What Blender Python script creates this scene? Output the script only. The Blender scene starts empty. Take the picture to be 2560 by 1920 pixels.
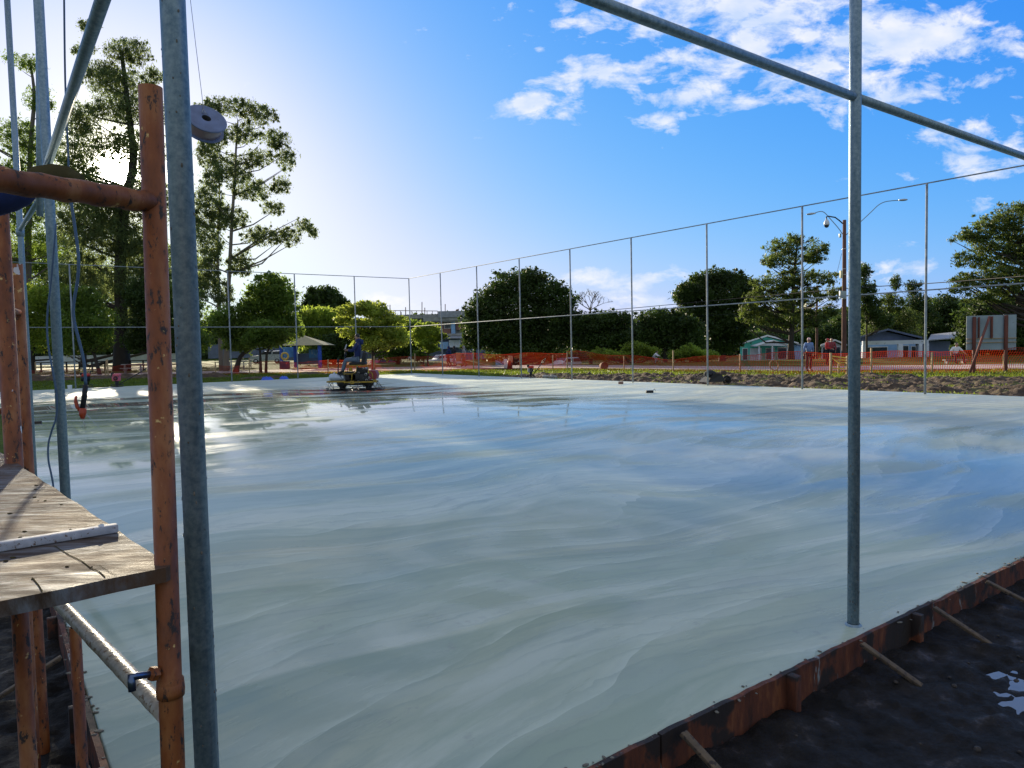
import bpy, bmesh, math, random
import numpy as np
from mathutils import Vector, Matrix, noise as mnoise
random.seed(7); RNG = np.random.default_rng(11)
sc = bpy.context.scene
COL = sc.collection
rad = math.radians
# ------------------------------------------------------------------ camera
F, CX, CY, H = 1807.0, 1280.0, 960.0, 1.62          # focal length in photo pixels (2560 wide), eye height
cam = bpy.data.cameras.new('camera'); camo = bpy.data.objects.new('camera', cam); COL.objects.link(camo)
cam.sensor_width = 36; cam.sensor_fit = 'HORIZONTAL'; cam.lens = 36*F/2560; cam.clip_end = 5000; cam.clip_start = 0.05
ROT = (Matrix.Rotation(rad(90-3.04), 3, 'X') @ Matrix.Rotation(rad(-1.22), 3, 'Z'))
camo.matrix_world = Matrix.Translation((0, 0, H)) @ ROT.to_4x4()
sc.camera = camo
sc.view_settings.view_transform = 'Standard'; sc.view_settings.look = 'None'
sc.view_settings.exposure = 1.0; sc.view_settings.gamma = 1.0
KD = 2560/2212.0
def ray(px, py): return ROT @ Vector(((px-CX)/F, -(py-CY)/F, -1.0))
def G(px, py, z=0.0):
    d = ray(px, py); return Vector((0, 0, H)) + d*((z-H)/d.z)
def P(px, py, Y):
    d = ray(px, py); return Vector((0, 0, H)) + d*(Y/d.y)
def PD(px, py, Y): return P(px*KD, py*KD, Y)
A_ = rad(-36.1)
U2 = Vector((math.sin(A_), math.cos(A_), 0)); V2 = Vector((math.cos(A_), -math.sin(A_), 0))
def UV(u, v, z=0.0): return U2*u + V2*v + Vector((0, 0, z))
def smooth(a, b, x):
    t = min(1, max(0, (x-a)/(b-a))); return t*t*(3-2*t)
# ------------------------------------------------------------------ light
SUN = Vector((-0.4598, 0.8611, 0.2171)).normalized()
sun = bpy.data.lights.new('sun', 'SUN'); suno = bpy.data.objects.new('sun', sun); COL.objects.link(suno)
sun.energy = 4.5; sun.angle = rad(0.5); sun.color = (1.0, 0.86, 0.62)
suno.rotation_euler = (-SUN).to_track_quat('-Z', 'Y').to_euler()
world = bpy.data.worlds.new('World'); sc.world = world; world.use_nodes = True
WT = world.node_tree; WT.nodes.clear()
def wn(t, **k):
    n = WT.nodes.new(t)
    for a, b in k.items(): setattr(n, a, b)
    return n
def wl(a, b): WT.links.new(a, b)
def wmath(op, a, b=None, clamp=False):
    n = wn('ShaderNodeMath', operation=op, use_clamp=clamp)
    for i, x in enumerate((a, b)):
        if x is None: continue
        if isinstance(x, (int, float)): n.inputs[i].default_value = x
        else: wl(x, n.inputs[i])
    return n.outputs[0]
def make_world():
    out = wn('ShaderNodeOutputWorld'); bg = wn('ShaderNodeBackground'); wl(bg.outputs[0], out.inputs[0])
    bg.inputs[1].default_value = 0.10
    sky = wn('ShaderNodeTexSky', sky_type='NISHITA', sun_disc=False)
    sky.sun_elevation = math.asin(SUN.z); sky.sun_rotation = math.atan2(SUN.x, SUN.y)
    sky.air_density = 1.0; sky.dust_density = 0.6; sky.ozone_density = 2.2
    hs = wn('ShaderNodeHueSaturation'); hs.inputs['Saturation'].default_value = 1.05; wl(sky.outputs[0], hs.inputs['Color'])
    ch = wn('ShaderNodeSeparateColor'); wl(hs.outputs[0], ch.inputs[0]); cm = wn('ShaderNodeCombineColor')
    for i, (tint, k, pw) in enumerate(((.205, 4.3, 1.6), (.90, 5.3, .92), (5.8, 5.4, .5))):      # cool white balance and soft highlight roll-off of the camera sky
        q = wmath('MULTIPLY', wmath('POWER', wmath('MAXIMUM', ch.outputs[i], .001), pw), tint); wl(wmath('MULTIPLY', wmath('SUBTRACT', 1.0, wmath('EXPONENT', wmath('DIVIDE', q, -k))), k), cm.inputs[i])
    hs = cm
    tc = wn('ShaderNodeTexCoord'); sp = wn('ShaderNodeSeparateXYZ'); wl(tc.outputs['Generated'], sp.inputs[0])
    x, y, z = sp.outputs
    ys = wmath('MAXIMUM', y, 0.05)
    a = wmath('DIVIDE', x, ys); e = wmath('DIVIDE', z, ys)
    cb = wn('ShaderNodeCombineXYZ'); wl(a, cb.inputs[0]); wl(wmath('MULTIPLY', e, 1.9), cb.inputs[1])
    n1 = wn('ShaderNodeTexNoise'); wl(cb.outputs[0], n1.inputs['Vector'])
    n1.inputs['Scale'].default_value = 12.5; n1.inputs['Detail'].default_value = 9; n1.inputs['Roughness'].default_value = 0.62; n1.inputs['Distortion'].default_value = 0.25
    cover = None
    # cloud banks: centre and radii as photo pixels turned into sky directions
    for px, py, rx, ry, s in [(1600, 30, 280, 95, 1.15), (1900, 60, 290, 130, 1.15), (2250, 90, 290, 130, 1.2), (2510, 120, 110, 90, .8), (1850, 180, 380, 75, 1.1), (2050, 170, 300, 80, 1.1),
                              (1400, 268, 170, 42, 1.1), (1470, 190, 150, 60, 1.05), (1690, 245, 110, 32, 1), (1640, 300, 100, 28, .9), (1880, 245, 150, 34, .85), (2160, 235, 250, 55, 1.05),
                              (1355, 125, 22, 14, .9), (1450, 345, 60, 14, .6), (1670, 335, 60, 20, .7),
                              (2520, 340, 170, 70, 1.15), (2430, 415, 170, 50, 1.05), (2440, 510, 80, 26, .8), (2290, 600, 50, 18, .7),
                              (1540, 700, 240, 36, 1), (1750, 770, 420, 45, 1), (1090, 752, 220, 32, .9), (2240, 700, 170, 50, .8), (2050, 640, 90, 22, .6), (1450, 735, 90, 22, 1), (1620, 790, 260, 26, 1), (1100, 770, 160, 16, 1), (1780, 30, 500, 60, .8), (2000, 120, 520, 100, .72)]:
        d = ray(px, py); A0 = d.x/d.y; E0 = d.z/d.y
        dx = wmath('MULTIPLY', wmath('SUBTRACT', a, A0), F/rx); dy = wmath('MULTIPLY', wmath('SUBTRACT', e, E0), F/ry)
        r2 = wmath('ADD', wmath('MULTIPLY', dx, dx), wmath('MULTIPLY', dy, dy))
        g = wmath('MULTIPLY', wmath('EXPONENT', wmath('MULTIPLY', r2, -0.8)), s)
        cover = g if cover is None else wmath('MAXIMUM', cover, g)
    m = wmath('ADD', wmath('SUBTRACT', wmath('MULTIPLY', cover, 0.78), .445), wmath('MULTIPLY', wmath('SUBTRACT', n1.outputs['Fac'], 0.52), 2.9))
    m = wmath('MULTIPLY', m, 2.3, True)
    m = wmath('MULTIPLY', m, wmath('GREATER_THAN', y, 0.06))
    m = wmath('MULTIPLY', m, 0.88)
    # unseen bright cloud added overhead and behind the camera to lift ambient light
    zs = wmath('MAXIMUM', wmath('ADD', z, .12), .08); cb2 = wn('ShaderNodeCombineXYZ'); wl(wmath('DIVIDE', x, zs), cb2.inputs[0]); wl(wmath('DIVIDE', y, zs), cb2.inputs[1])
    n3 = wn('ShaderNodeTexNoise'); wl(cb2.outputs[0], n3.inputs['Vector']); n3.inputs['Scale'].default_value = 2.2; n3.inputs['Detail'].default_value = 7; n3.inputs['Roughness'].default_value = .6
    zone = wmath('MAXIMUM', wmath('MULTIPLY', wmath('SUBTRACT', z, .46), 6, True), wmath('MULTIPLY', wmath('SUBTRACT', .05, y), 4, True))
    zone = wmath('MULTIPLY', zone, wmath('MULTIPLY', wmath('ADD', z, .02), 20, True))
    fill_cloud = wmath('MULTIPLY', wmath('MULTIPLY', wmath('SUBTRACT', n3.outputs['Fac'], .34), 6, True), zone)
    n2 = wn('ShaderNodeTexNoise'); wl(cb.outputs[0], n2.inputs['Vector']); n2.inputs['Scale'].default_value = 14; n2.inputs['Detail'].default_value = 6
    cr = wn('ShaderNodeValToRGB'); wl(n2.outputs['Fac'], cr.inputs[0])
    cr.color_ramp.elements[0].position = .35; cr.color_ramp.elements[0].color = (3.3, 3.9, 5.0, 1)
    cr.color_ramp.elements[1].position = .62; cr.color_ramp.elements[1].color = (5.0, 5.0, 5.3, 1)
    mix = wn('ShaderNodeMix', data_type='RGBA'); wl(m, mix.inputs[0]); wl(hs.outputs[0], mix.inputs[6]); wl(cr.outputs[0], mix.inputs[7])
    mo = wn('ShaderNodeMix', data_type='RGBA'); wl(wmath('MULTIPLY', fill_cloud, .88), mo.inputs[0]); wl(mix.outputs[2], mo.inputs[6]); mo.inputs[7].default_value = (2.85, 2.95, 2.5, 1); mix = mo
    # the sun's own disc and the bright aureole around it
    nv = wn('ShaderNodeVectorMath', operation='NORMALIZE'); wl(tc.outputs['Generated'], nv.inputs[0])
    dt = wn('ShaderNodeVectorMath', operation='DOT_PRODUCT'); wl(nv.outputs[0], dt.inputs[0]); dt.inputs[1].default_value = SUN
    om = wmath('SUBTRACT', 1.0, dt.outputs['Value'])
    au = wmath('MULTIPLY', wmath('EXPONENT', wmath('MULTIPLY', om, -1300)), 45)
    au2 = wmath('MULTIPLY', wmath('EXPONENT', wmath('MULTIPLY', om, -40)), .9)
    au3 = wmath('MULTIPLY', wmath('EXPONENT', wmath('MULTIPLY', om, -12000)), 900)
    aus = wmath('ADD', wmath('ADD', au, au2), au3)
    cc = wn('ShaderNodeMix', data_type='RGBA', blend_type='ADD'); cc.inputs[0].default_value = 1
    mu = wn('ShaderNodeMix', data_type='RGBA', blend_type='MULTIPLY'); mu.inputs[0].default_value = 1
    cx = wn('ShaderNodeCombineXYZ'); [wl(aus, cx.inputs[i]) for i in range(3)]
    wl(cx.outputs[0], mu.inputs[6]); mu.inputs[7].default_value = (1, .93, .8, 1)
    wl(mix.outputs[2], cc.inputs[6]); wl(mu.outputs[2], cc.inputs[7])
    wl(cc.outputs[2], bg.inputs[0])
    world.cycles.sampling_method = 'MANUAL'; world.cycles.sample_map_resolution = 1024
make_world()
# ------------------------------------------------------------------ materials
class NT:
    def __init__(s, m): s.t = m.node_tree; s.t.nodes.clear(); s.out = s.n('ShaderNodeOutputMaterial'); s.b = s.n('ShaderNodeBsdfPrincipled'); s.l(s.b.outputs[0], s.out.inputs[0])
    def n(s, t, **k):
        n = s.t.nodes.new(t)
        for a, b in k.items(): setattr(n, a, b)
        return n
    def l(s, a, b): s.t.links.new(a, b)
    def co(s, scale=(1, 1, 1), kind='Object', rot=0):
        tc = s.n('ShaderNodeTexCoord'); mp = s.n('ShaderNodeMapping'); s.l(tc.outputs[kind], mp.inputs[0])
        mp.inputs['Scale'].default_value = scale; mp.inputs['Rotation'].default_value = (0, 0, rot); return mp.outputs[0]
    def geo(s): return s.n('ShaderNodeNewGeometry').outputs['Position']
    def noise(s, v, scale, detail=4, rough=.55, dist=0):
        n = s.n('ShaderNodeTexNoise'); s.l(v, n.inputs['Vector']); n.inputs['Scale'].default_value = scale
        n.inputs['Detail'].default_value = detail; n.inputs['Roughness'].default_value = rough; n.inputs['Distortion'].default_value = dist
        return n.outputs['Fac']
    def ramp(s, f, *stops):
        r = s.n('ShaderNodeValToRGB'); s.l(f, r.inputs[0]); e = r.color_ramp.elements
        while len(e) < len(stops): e.new(0.5)
        for el, (p, c) in zip(e, stops): el.position = p; el.color = (*c, 1) if isinstance(c, tuple) else (c, c, c, 1)
        return r.outputs[0]
    def mix(s, f, a, b, blend='MIX'):
        m = s.n('ShaderNodeMix', data_type='RGBA', blend_type=blend)
        for i, x in ((0, f), (6, a), (7, b)):
            if isinstance(x, (int, float)): m.inputs[i].default_value = x if i == 0 else (x, x, x, 1)
            elif isinstance(x, tuple): m.inputs[i].default_value = (*x, 1)
            else: s.l(x, m.inputs[i])
        return m.outputs[2]
    def math(s, op, a, b=0.0, clamp=False):
        m = s.n('ShaderNodeMath', operation=op, use_clamp=clamp)
        for i, x in enumerate((a, b)):
            if isinstance(x, (int, float)): m.inputs[i].default_value = x
            else: s.l(x, m.inputs[i])
        return m.outputs[0]
    def bump(s, h, strength, dist=.01):
        b = s.n('ShaderNodeBump'); s.l(h, b.inputs['Height']); b.inputs['Strength'].default_value = strength; b.inputs['Distance'].default_value = dist
        s.l(b.outputs[0], s.b.inputs['Normal']); return b
    def setv(s, name, x):
        i = s.b.inputs[name]
        if isinstance(x, (int, float)): i.default_value = x
        elif isinstance(x, tuple): i.default_value = (*x, 1)
        else: s.l(x, i)
MATS = {}
def newmat(name):
    m = bpy.data.materials.new(name); m.use_nodes = True; MATS[name] = m; return m, NT(m)
def simple(name, c, rough=.5, metal=0, var=.25, scale=8, bump=.0, spots=None, spot_at=.62, kind='Object', stretch=(1, 1, 1), spec=None):
    """paint / stone / cloth with uneven colour, uneven gloss and optional worn spots"""
    if name in MATS: return MATS[name]
    m, t = newmat(name); v = t.co(stretch, kind)
    f = t.noise(v, scale, 5); c2 = tuple(x*(1-var) for x in c); c3 = tuple(min(1, x*(1+var*.7)) for x in c)
    col = t.ramp(f, (.3, c2), (.7, c3))
    if spots:
        g = t.noise(v, scale*2.7, 6, .65); k = t.ramp(g, (spot_at, 0.0), (spot_at+.03, 1.0)); col = t.mix(k, col, spots)
    t.setv('Base Color', col); t.setv('Metallic', metal)
    t.setv('Roughness', t.ramp(f, (.25, max(.03, rough-.1)), (.75, min(1.0, rough+.12))))
    if spec is not None: t.setv('Specular IOR Level', spec)
    if bump: t.bump(t.noise(v, scale*3, 4), bump, .01)
    return m
def leafmat(name, c, trans=.45, var=.5, val=2.8):
    m, t = newmat(name); g = t.geo()
    f = t.noise(g, .55, 3); f2 = t.noise(g, 9, 2)
    ca = tuple(x*(1-var) for x in c); cb = tuple(x*(1+var) for x in c)
    col = t.mix(.35, t.ramp(f, (.32, ca), (.68, cb)), t.ramp(f2, (.3, ca), (.7, (cb[0]*1.25, cb[1], cb[2]*.8))))
    t.setv('Base Color', col); t.setv('Roughness', .5); t.setv('Specular IOR Level', .3)
    tr = t.n('ShaderNodeBsdfTranslucent'); t.l(t.mix(.0, col, col), tr.inputs[0])
    hs = t.n('ShaderNodeHueSaturation'); t.l(col, hs.inputs['Color']); hs.inputs['Value'].default_value = val; hs.inputs['Hue'].default_value = .485; t.l(hs.outputs[0], tr.inputs[0])
    mx = t.n('ShaderNodeMixShader'); mx.inputs[0].default_value = trans; t.l(t.b.outputs[0], mx.inputs[1]); t.l(tr.outputs[0], mx.inputs[2]); t.l(mx.outputs[0], t.out.inputs[0])
    return m
def m_galv():
    m, t = newmat('galvanised'); v = t.co()
    vs = t.co((1, 1, .12))
    f = t.noise(vs, 38, 6, .6); g = t.noise(v, 60, 5, .7)
    sp = t.n('ShaderNodeTexVoronoi'); t.l(v, sp.inputs['Vector']); sp.inputs['Scale'].default_value = 90
    col = t.mix(.5, t.ramp(f, (.3, (.13, .21, .29)), (.7, (.34, .44, .52))), t.ramp(g, (.35, (.10, .17, .22)), (.65, (.42, .50, .54))))
    k = t.ramp(t.noise(vs, 9, 5, .7), (.66, 0.0), (.7, 1.0)); col = t.mix(t.math('MULTIPLY', k, .5), col, (.07, .10, .13))
    t.setv('Base Color', col); t.setv('Metallic', .45); t.setv('Roughness', t.ramp(g, (.2, .42), (.8, .62)))
    t.bump(f, .12, .002)
def m_dull():
    m, t = newmat('dull_steel'); v = t.co(); f = t.noise(v, 6, 5, .6)
    t.setv('Base Color', t.ramp(f, (.3, (.17, .20, .24)), (.7, (.36, .39, .42)))); t.setv('Metallic', .1); t.setv('Roughness', .75); t.setv('Specular IOR Level', .25)
def m_orange():
    m, t = newmat('rusty_orange'); v = t.co((1, 1, .35))
    f = t.noise(v, 14, 6, .6)
    col = t.ramp(f, (.28, (.09, .022, .006)), (.5, (.235, .062, .012)), (.72, (.38, .155, .05)))
    g = t.noise(t.co((1, 1, .4)), 46, 8, .74); k = t.ramp(g, (.555, 0.0), (.60, 1.0)); col = t.mix(k, col, (.03, .018, .015))
    h = t.noise(t.co(), 30, 5, .6); k2 = t.ramp(h, (.665, 0.0), (.70, 1.0)); col = t.mix(k2, col, (.62, .40, .14))
    q = t.noise(t.co(), 12, 3, .5); k3 = t.ramp(q, (.72, 0.0), (.73, 1.0)); col = t.mix(k3, col, (.62, .60, .60))
    t.setv('Base Color', col); t.setv('Roughness', t.ramp(g, (.3, .42), (.7, .8)))
    t.bump(g, .5, .003)
def m_board():
    m, t = newmat('dirty_plywood'); v = t.geo()
    vm = t.n('ShaderNodeMapping'); t.l(v, vm.inputs[0]); vm.inputs['Rotation'].default_value = (0, 0, -A_+.05); vm.inputs['Scale'].default_value = (1, 4.5, 1)
    v2 = vm.outputs[0]
    f = t.noise(v2, 7, 8, .68, .3); g = t.noise(v, 5, 6, .6)
    col = t.ramp(f, (.36, (.055, .032, .02)), (.47, (.10, .078, .068)), (.60, (.16, .16, .175)), (.78, (.25, .26, .30)))
    k = t.ramp(g, (.46, 0.0), (.60, .85)); col = t.mix(k, col, (.10, .045, .02))
    d = t.noise(v2, 30, 6, .7); kd = t.ramp(d, (.66, 0.0), (.7, 1.0)); col = t.mix(kd, col, (.07, .045, .035))
    t.setv('Base Color', col); t.setv('Roughness', t.ramp(f, (.35, .85), (.62, .62), (.8, .42))); t.setv('Specular IOR Level', .3); t.bump(t.math('ADD', f, d), .6, .004)
def m_slab():
    m, t = newmat('wet_concrete'); g = t.geo()
    mp = t.n('ShaderNodeMapping'); t.l(g, mp.inputs[0]); mp.inputs['Rotation'].default_value = (0, 0, A_)   # x = v, y = u
    w = t.n('ShaderNodeTexNoise'); t.l(mp.outputs[0], w.inputs['Vector']); w.inputs['Scale'].default_value = .115; w.inputs['Detail'].default_value = 2.5
    vm = t.n('ShaderNodeVectorMath', operation='MULTIPLY_ADD'); t.l(w.outputs['Color'], vm.inputs[0]); vm.inputs[1].default_value = (6.0, 6.0, 0); t.l(mp.outputs[0], vm.inputs[2])
    def lay(sx, sy, scale, det, ro, di, off=0.0):
        q = t.n('ShaderNodeMapping'); t.l(vm.outputs[0], q.inputs[0]); q.inputs['Scale'].default_value = (sx, sy, 1); q.inputs['Location'].default_value = (off, off*.7, 0)
        return t.noise(q.outputs[0], scale, det, ro, di)
    band = lay(.13, 1.0, .62, 6, .5, .3); swirl = lay(.16, 1.0, 1.25, 7, .58, .6, 7.3); fine = lay(.28, 1.0, 4.2, 9, .68, .5, 3.1); broad = lay(.6, 1.0, .30, 4, .5, 0, 2.2); patch = lay(.45, 1.0, 1.7, 8, .66, .2, 5.5)
    wv = t.n('ShaderNodeTexWave', wave_type='RINGS', rings_direction='Z'); t.l(vm.outputs[0], wv.inputs['Vector']); wv.inputs['Scale'].default_value = .13; wv.inputs['Distortion'].default_value = 4.0; wv.inputs['Detail'].default_value = 5; wv.inputs['Detail Scale'].default_value = 1.2
    arc = wv.outputs['Fac']
    arcs = None; wet_arc = None
    nz = t.noise(g, .42, 5, .55, .6)
    for px_, py_, R0, per in [(1950, 1075, 3.2, .62), (1250, 1035, 4.2, .8), (850, 1130, 2.6, .55), (1480, 1330, 2.2, .60), (1060, 1560, 1.5, .55), (1750, 1180, 2.4, .6), (650, 1010, 5, .9)]:
        c0 = G(px_, py_); ds = t.n('ShaderNodeVectorMath', operation='DISTANCE'); t.l(g, ds.inputs[0]); ds.inputs[1].default_value = (c0.x, c0.y, 0); dd = ds.outputs['Value']
        si = t.math('SINE', t.math('ADD', t.math('MULTIPLY', dd, 6.283/per), t.math('MULTIPLY', nz, 15.0)))
        fo = t.math('MULTIPLY', t.math('EXPONENT', t.math('MULTIPLY', t.math('POWER', t.math('DIVIDE', dd, R0), 4.0), -1.0)), .5); v_ = t.math('MULTIPLY', si, fo)
        arcs = v_ if arcs is None else t.math('ADD', arcs, v_)
    arcm = t.math('ADD', t.math('MULTIPLY', arcs, t.ramp(broad, (.3, .25), (.6, .9))), .5)
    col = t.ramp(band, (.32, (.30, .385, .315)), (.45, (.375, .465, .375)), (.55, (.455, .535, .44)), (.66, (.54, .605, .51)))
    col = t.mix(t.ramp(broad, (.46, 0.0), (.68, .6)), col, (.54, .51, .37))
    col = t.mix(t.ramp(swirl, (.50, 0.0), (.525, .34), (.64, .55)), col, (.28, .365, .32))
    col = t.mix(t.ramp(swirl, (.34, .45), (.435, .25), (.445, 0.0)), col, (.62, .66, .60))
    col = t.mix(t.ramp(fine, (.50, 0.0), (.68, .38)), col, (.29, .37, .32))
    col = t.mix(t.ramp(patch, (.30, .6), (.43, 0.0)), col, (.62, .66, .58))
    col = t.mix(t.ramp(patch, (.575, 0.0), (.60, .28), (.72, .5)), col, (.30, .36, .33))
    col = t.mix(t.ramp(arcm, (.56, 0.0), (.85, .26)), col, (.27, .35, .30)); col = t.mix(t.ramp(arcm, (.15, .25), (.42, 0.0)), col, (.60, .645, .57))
    # overlapping passes of the trowel: one crisp and one soft edge to each band
    def saw(rot, sc, dist, ds_, det=4):
        q = t.n('ShaderNodeMapping'); t.l(vm.outputs[0], q.inputs[0]); q.inputs['Rotation'].default_value = (0, 0, rad(rot))
        w_ = t.n('ShaderNodeTexWave', wave_type='BANDS', bands_direction='Y', wave_profile='SAW'); t.l(q.outputs[0], w_.inputs['Vector']); w_.inputs['Scale'].default_value = sc; w_.inputs['Distortion'].default_value = dist; w_.inputs['Detail'].default_value = det; w_.inputs['Detail Scale'].default_value = ds_; w_.inputs['Detail Roughness'].default_value = .55
        return w_.outputs['Fac']
    sw1 = saw(14, .21, 4.5, .35); sw2 = saw(-9, .42, 6.0, .5, 5); sw3 = saw(6, 1.7, 9.0, .8, 6)
    gate = t.ramp(broad, (.38, .25), (.58, 1.0)); gate2 = t.ramp(patch, (.40, 0.0), (.56, 1.0))
    col = t.mix(t.math('MULTIPLY', t.ramp(sw1, (.0, .0), (.55, .10), (.93, .62), (.96, 0.0)), gate), col, (.225, .32, .26))
    col = t.mix(t.math('MULTIPLY', t.ramp(sw2, (.0, .55), (.05, .38), (.5, .0)), gate2), col, (.62, .69, .60))
    col = t.mix(t.math('MULTIPLY', t.ramp(sw3, (.70, .0), (.95, .40), (.98, 0.0)), gate2), col, (.25, .33, .29))
    dry = t.noise(g, 3.2, 8, .74); col = t.mix(t.ramp(dry, (.60, 0.0), (.66, .35)), col, (.27, .29, .30))
    gr = t.noise(g, 60, 4, .65); col = t.mix(t.ramp(gr, (.60, 0.0), (.75, .25)), col, (.22, .25, .22))
    sx_ = t.n('ShaderNodeSeparateXYZ'); t.l(mp.outputs[0], sx_.inputs[0])       # the far end and right side have already dulled
    def mr(o, a, b):
        q = t.n('ShaderNodeMapRange', interpolation_type='SMOOTHSTEP'); t.l(o, q.inputs[0]); q.inputs[1].default_value = a; q.inputs[2].default_value = b; return q.outputs[0]
    dryf = t.math('MAXIMUM', mr(t.math('ADD', sx_.outputs[1], t.math('MULTIPLY', band, 5)), 29, 37), mr(t.math('ADD', sx_.outputs[0], t.math('MULTIPLY', band, 5)), 12, 22.5))
    wetf = t.math('MULTIPLY', t.math('MULTIPLY', mr(sx_.outputs[1], 9, 16), t.math('SUBTRACT', 1.0, mr(sx_.outputs[1], 27, 32))), t.math('SUBTRACT', 1.0, mr(t.math('ADD', sx_.outputs[0], t.math('MULTIPLY', band, 3)), 14, 20)))
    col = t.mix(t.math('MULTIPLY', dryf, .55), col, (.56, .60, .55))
    t.setv('Base Color', col); t.setv('Coat Weight', t.math('MULTIPLY', t.math('SUBTRACT', 1.0, dryf), .22)); t.setv('Coat Roughness', t.ramp(swirl, (.4, .30), (.6, .12)))
    wet = t.math('ADD', t.math('MULTIPLY', band, .45), t.math('MULTIPLY', arc, .10)); wet = t.math('ADD', wet, t.math('ADD', t.math('MULTIPLY', swirl, .34), t.math('MULTIPLY', sw1, .07))); wet = t.math('ADD', wet, t.math('ADD', t.math('MULTIPLY', fine, .18), t.math('MULTIPLY', arcm, .08)))
    t.setv('Roughness', t.math('ADD', t.ramp(wet, (.47, .55), (.55, .42), (.585, .26), (.63, .16), (.70, .09)), t.math('SUBTRACT', t.math('MULTIPLY', dryf, .30), t.math('MULTIPLY', wetf, .17))))
    t.b.inputs['Roughness'].default_value = .3; t.setv('IOR', 1.5)
    hgt = t.math('ADD', t.math('MULTIPLY', band, .8), t.math('ADD', t.math('MULTIPLY', fine, .20), t.math('ADD', t.math('MULTIPLY', arc, .25), t.math('ADD', t.math('MULTIPLY', swirl, .4), t.math('MULTIPLY', sw1, .35)))))
    t.bump(hgt, .17, .006)
def m_ground():
    m, t = newmat('grass_ground'); g = t.geo()
    f = t.noise(g, .35, 6, .6); h = t.noise(g, 5, 6, .7); k = t.noise(g, .12, 4, .5)
    col = t.ramp(h, (.3, (.03, .05, .008)), (.55, (.075, .115, .014)), (.75, (.13, .16, .02)))
    col = t.mix(t.ramp(f, (.55, 0.0), (.68, .8)), col, (.07, .05, .028))
    t.setv('Base Color', col); t.setv('Roughness', .9); t.setv('Specular IOR Level', .1); t.bump(h, .8, .06)
def m_soil():
    m, t = newmat('tilled_soil'); g = t.geo()
    f = t.noise(g, 2.2, 7, .7); h = t.noise(g, .7, 5, .6)
    col = t.ramp(f, (.3, (.02, .013, .010)), (.55, (.085, .055, .035)), (.75, (.17, .12, .075)))
    col = t.mix(t.ramp(h, (.56, 0.0), (.66, .8)), col, (.15, .17, .03))
    t.setv('Base Color', col); t.setv('Roughness', .95); t.bump(f, .9, .08)
def m_mud():
    m, t = newmat('wet_mud'); g = t.geo()
    f = t.noise(g, 6, 8, .7); h = t.noise(g, 26, 6, .7); k = t.noise(g, 1.3, 4)
    col = t.ramp(f, (.35, (.004, .003, .0025)), (.58, (.014, .010, .008)), (.70, (.07, .055, .05)))
    t.setv('Base Color', col); t.setv('Roughness', t.ramp(f, (.35, .95), (.62, .6), (.72, .25))); t.setv('Specular IOR Level', .28); t.bump(t.math('ADD', f, t.math('MULTIPLY', h, .4)), .9, .03)
def m_glass(name, c=(.03, .04, .05)):
    m, t = newmat(name); t.setv('Base Color', c); t.setv('Roughness', .08); t.setv('Metallic', 0.0)
def m_net():
    m, t = newmat('orange_plastic'); g = t.geo(); f = t.noise(g, 3, 4)
    col = t.ramp(f, (.3, (.22, .013, .004)), (.7, (.38, .032, .008))); t.setv('Base Color', col); t.setv('Roughness', .5)
    tr = t.n('ShaderNodeBsdfTranslucent'); tr.inputs[0].default_value = (.42, .03, .006, 1); mx = t.n('ShaderNodeMixShader'); mx.inputs[0].default_value = .35
    t.l(t.b.outputs[0], mx.inputs[1]); t.l(tr.outputs[0], mx.inputs[2]); t.l(mx.outputs[0], t.out.inputs[0])
def m_form():
    m, t = newmat('form_timber'); v = t.geo()
    vm = t.n('ShaderNodeMapping'); t.l(v, vm.inputs[0]); vm.inputs['Scale'].default_value = (1, 1, .25)
    f = t.noise(vm.outputs[0], 16, 7, .7); g = t.noise(v, 3, 5, .6)
    col = t.ramp(f, (.3, (.025, .008, .004)), (.55, (.12, .03, .010)), (.75, (.24, .085, .028)))
    k = t.ramp(t.noise(vm.outputs[0], 7, 5, .65), (.62, 0.0), (.65, 1.0)); col = t.mix(k, col, (.22, .24, .25))
    k = t.ramp(g, (.49, 0.0), (.54, .92)); col = t.mix(k, col, (.012, .009, .008))
    t.setv('Base Color', col); t.setv('Roughness', .75); t.bump(f, .5, .01)
def m_brick():
    m, t = newmat('red_brick'); v = t.co()
    b = t.n('ShaderNodeTexBrick'); mp = t.n('ShaderNodeMapping'); t.l(v, mp.inputs[0]); mp.inputs['Rotation'].default_value = (rad(90), 0, 0); t.l(mp.outputs[0], b.inputs['Vector'])
    b.inputs['Color1'].default_value = (.33, .11, .06, 1); b.inputs['Color2'].default_value = (.22, .07, .05, 1); b.inputs['Mortar'].default_value = (.35, .3, .27, 1); b.inputs['Scale'].default_value = 2.2; b.inputs['Mortar Size'].default_value = .03
    t.setv('Base Color', b.outputs[0]); t.setv('Roughness', .9)
for f_ in (m_galv, m_dull, m_orange, m_board, m_slab, m_ground, m_soil, m_mud, m_net, m_form, m_brick): f_()
m_glass('dark_glass'); m_glass('water', (.24, .23, .22))
M = MATS
simple('white_paint', (.72, .74, .76), .4, var=.12, scale=20, spots=(.2, .15, .12), spot_at=.68)
simple('muddy_pipe', (.52, .47, .40), .35, var=.35, scale=22, bump=.3, spots=(.22, .13, .06), spot_at=.56, stretch=(1, 1, 1))
simple('black_rubber', (.012, .012, .014), .7); simple('black_metal', (.016, .016, .018), .4, metal=.3, spots=(.10, .07, .05), spot_at=.66)
simple('yellow_paint', (.34, .22, .015), .5, spots=(.03, .025, .02), spot_at=.58); simple('tank_silver', (.46, .52, .62), .35, metal=.25, var=.12)
simple('maroon', (.22, .02, .03), .4); simple('red_paint', (.55, .04, .03), .35, spots=(.1, .05, .04), spot_at=.66); simple('pink_red', (.62, .12, .17), .4, spots=(.12, .06, .06))
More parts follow.
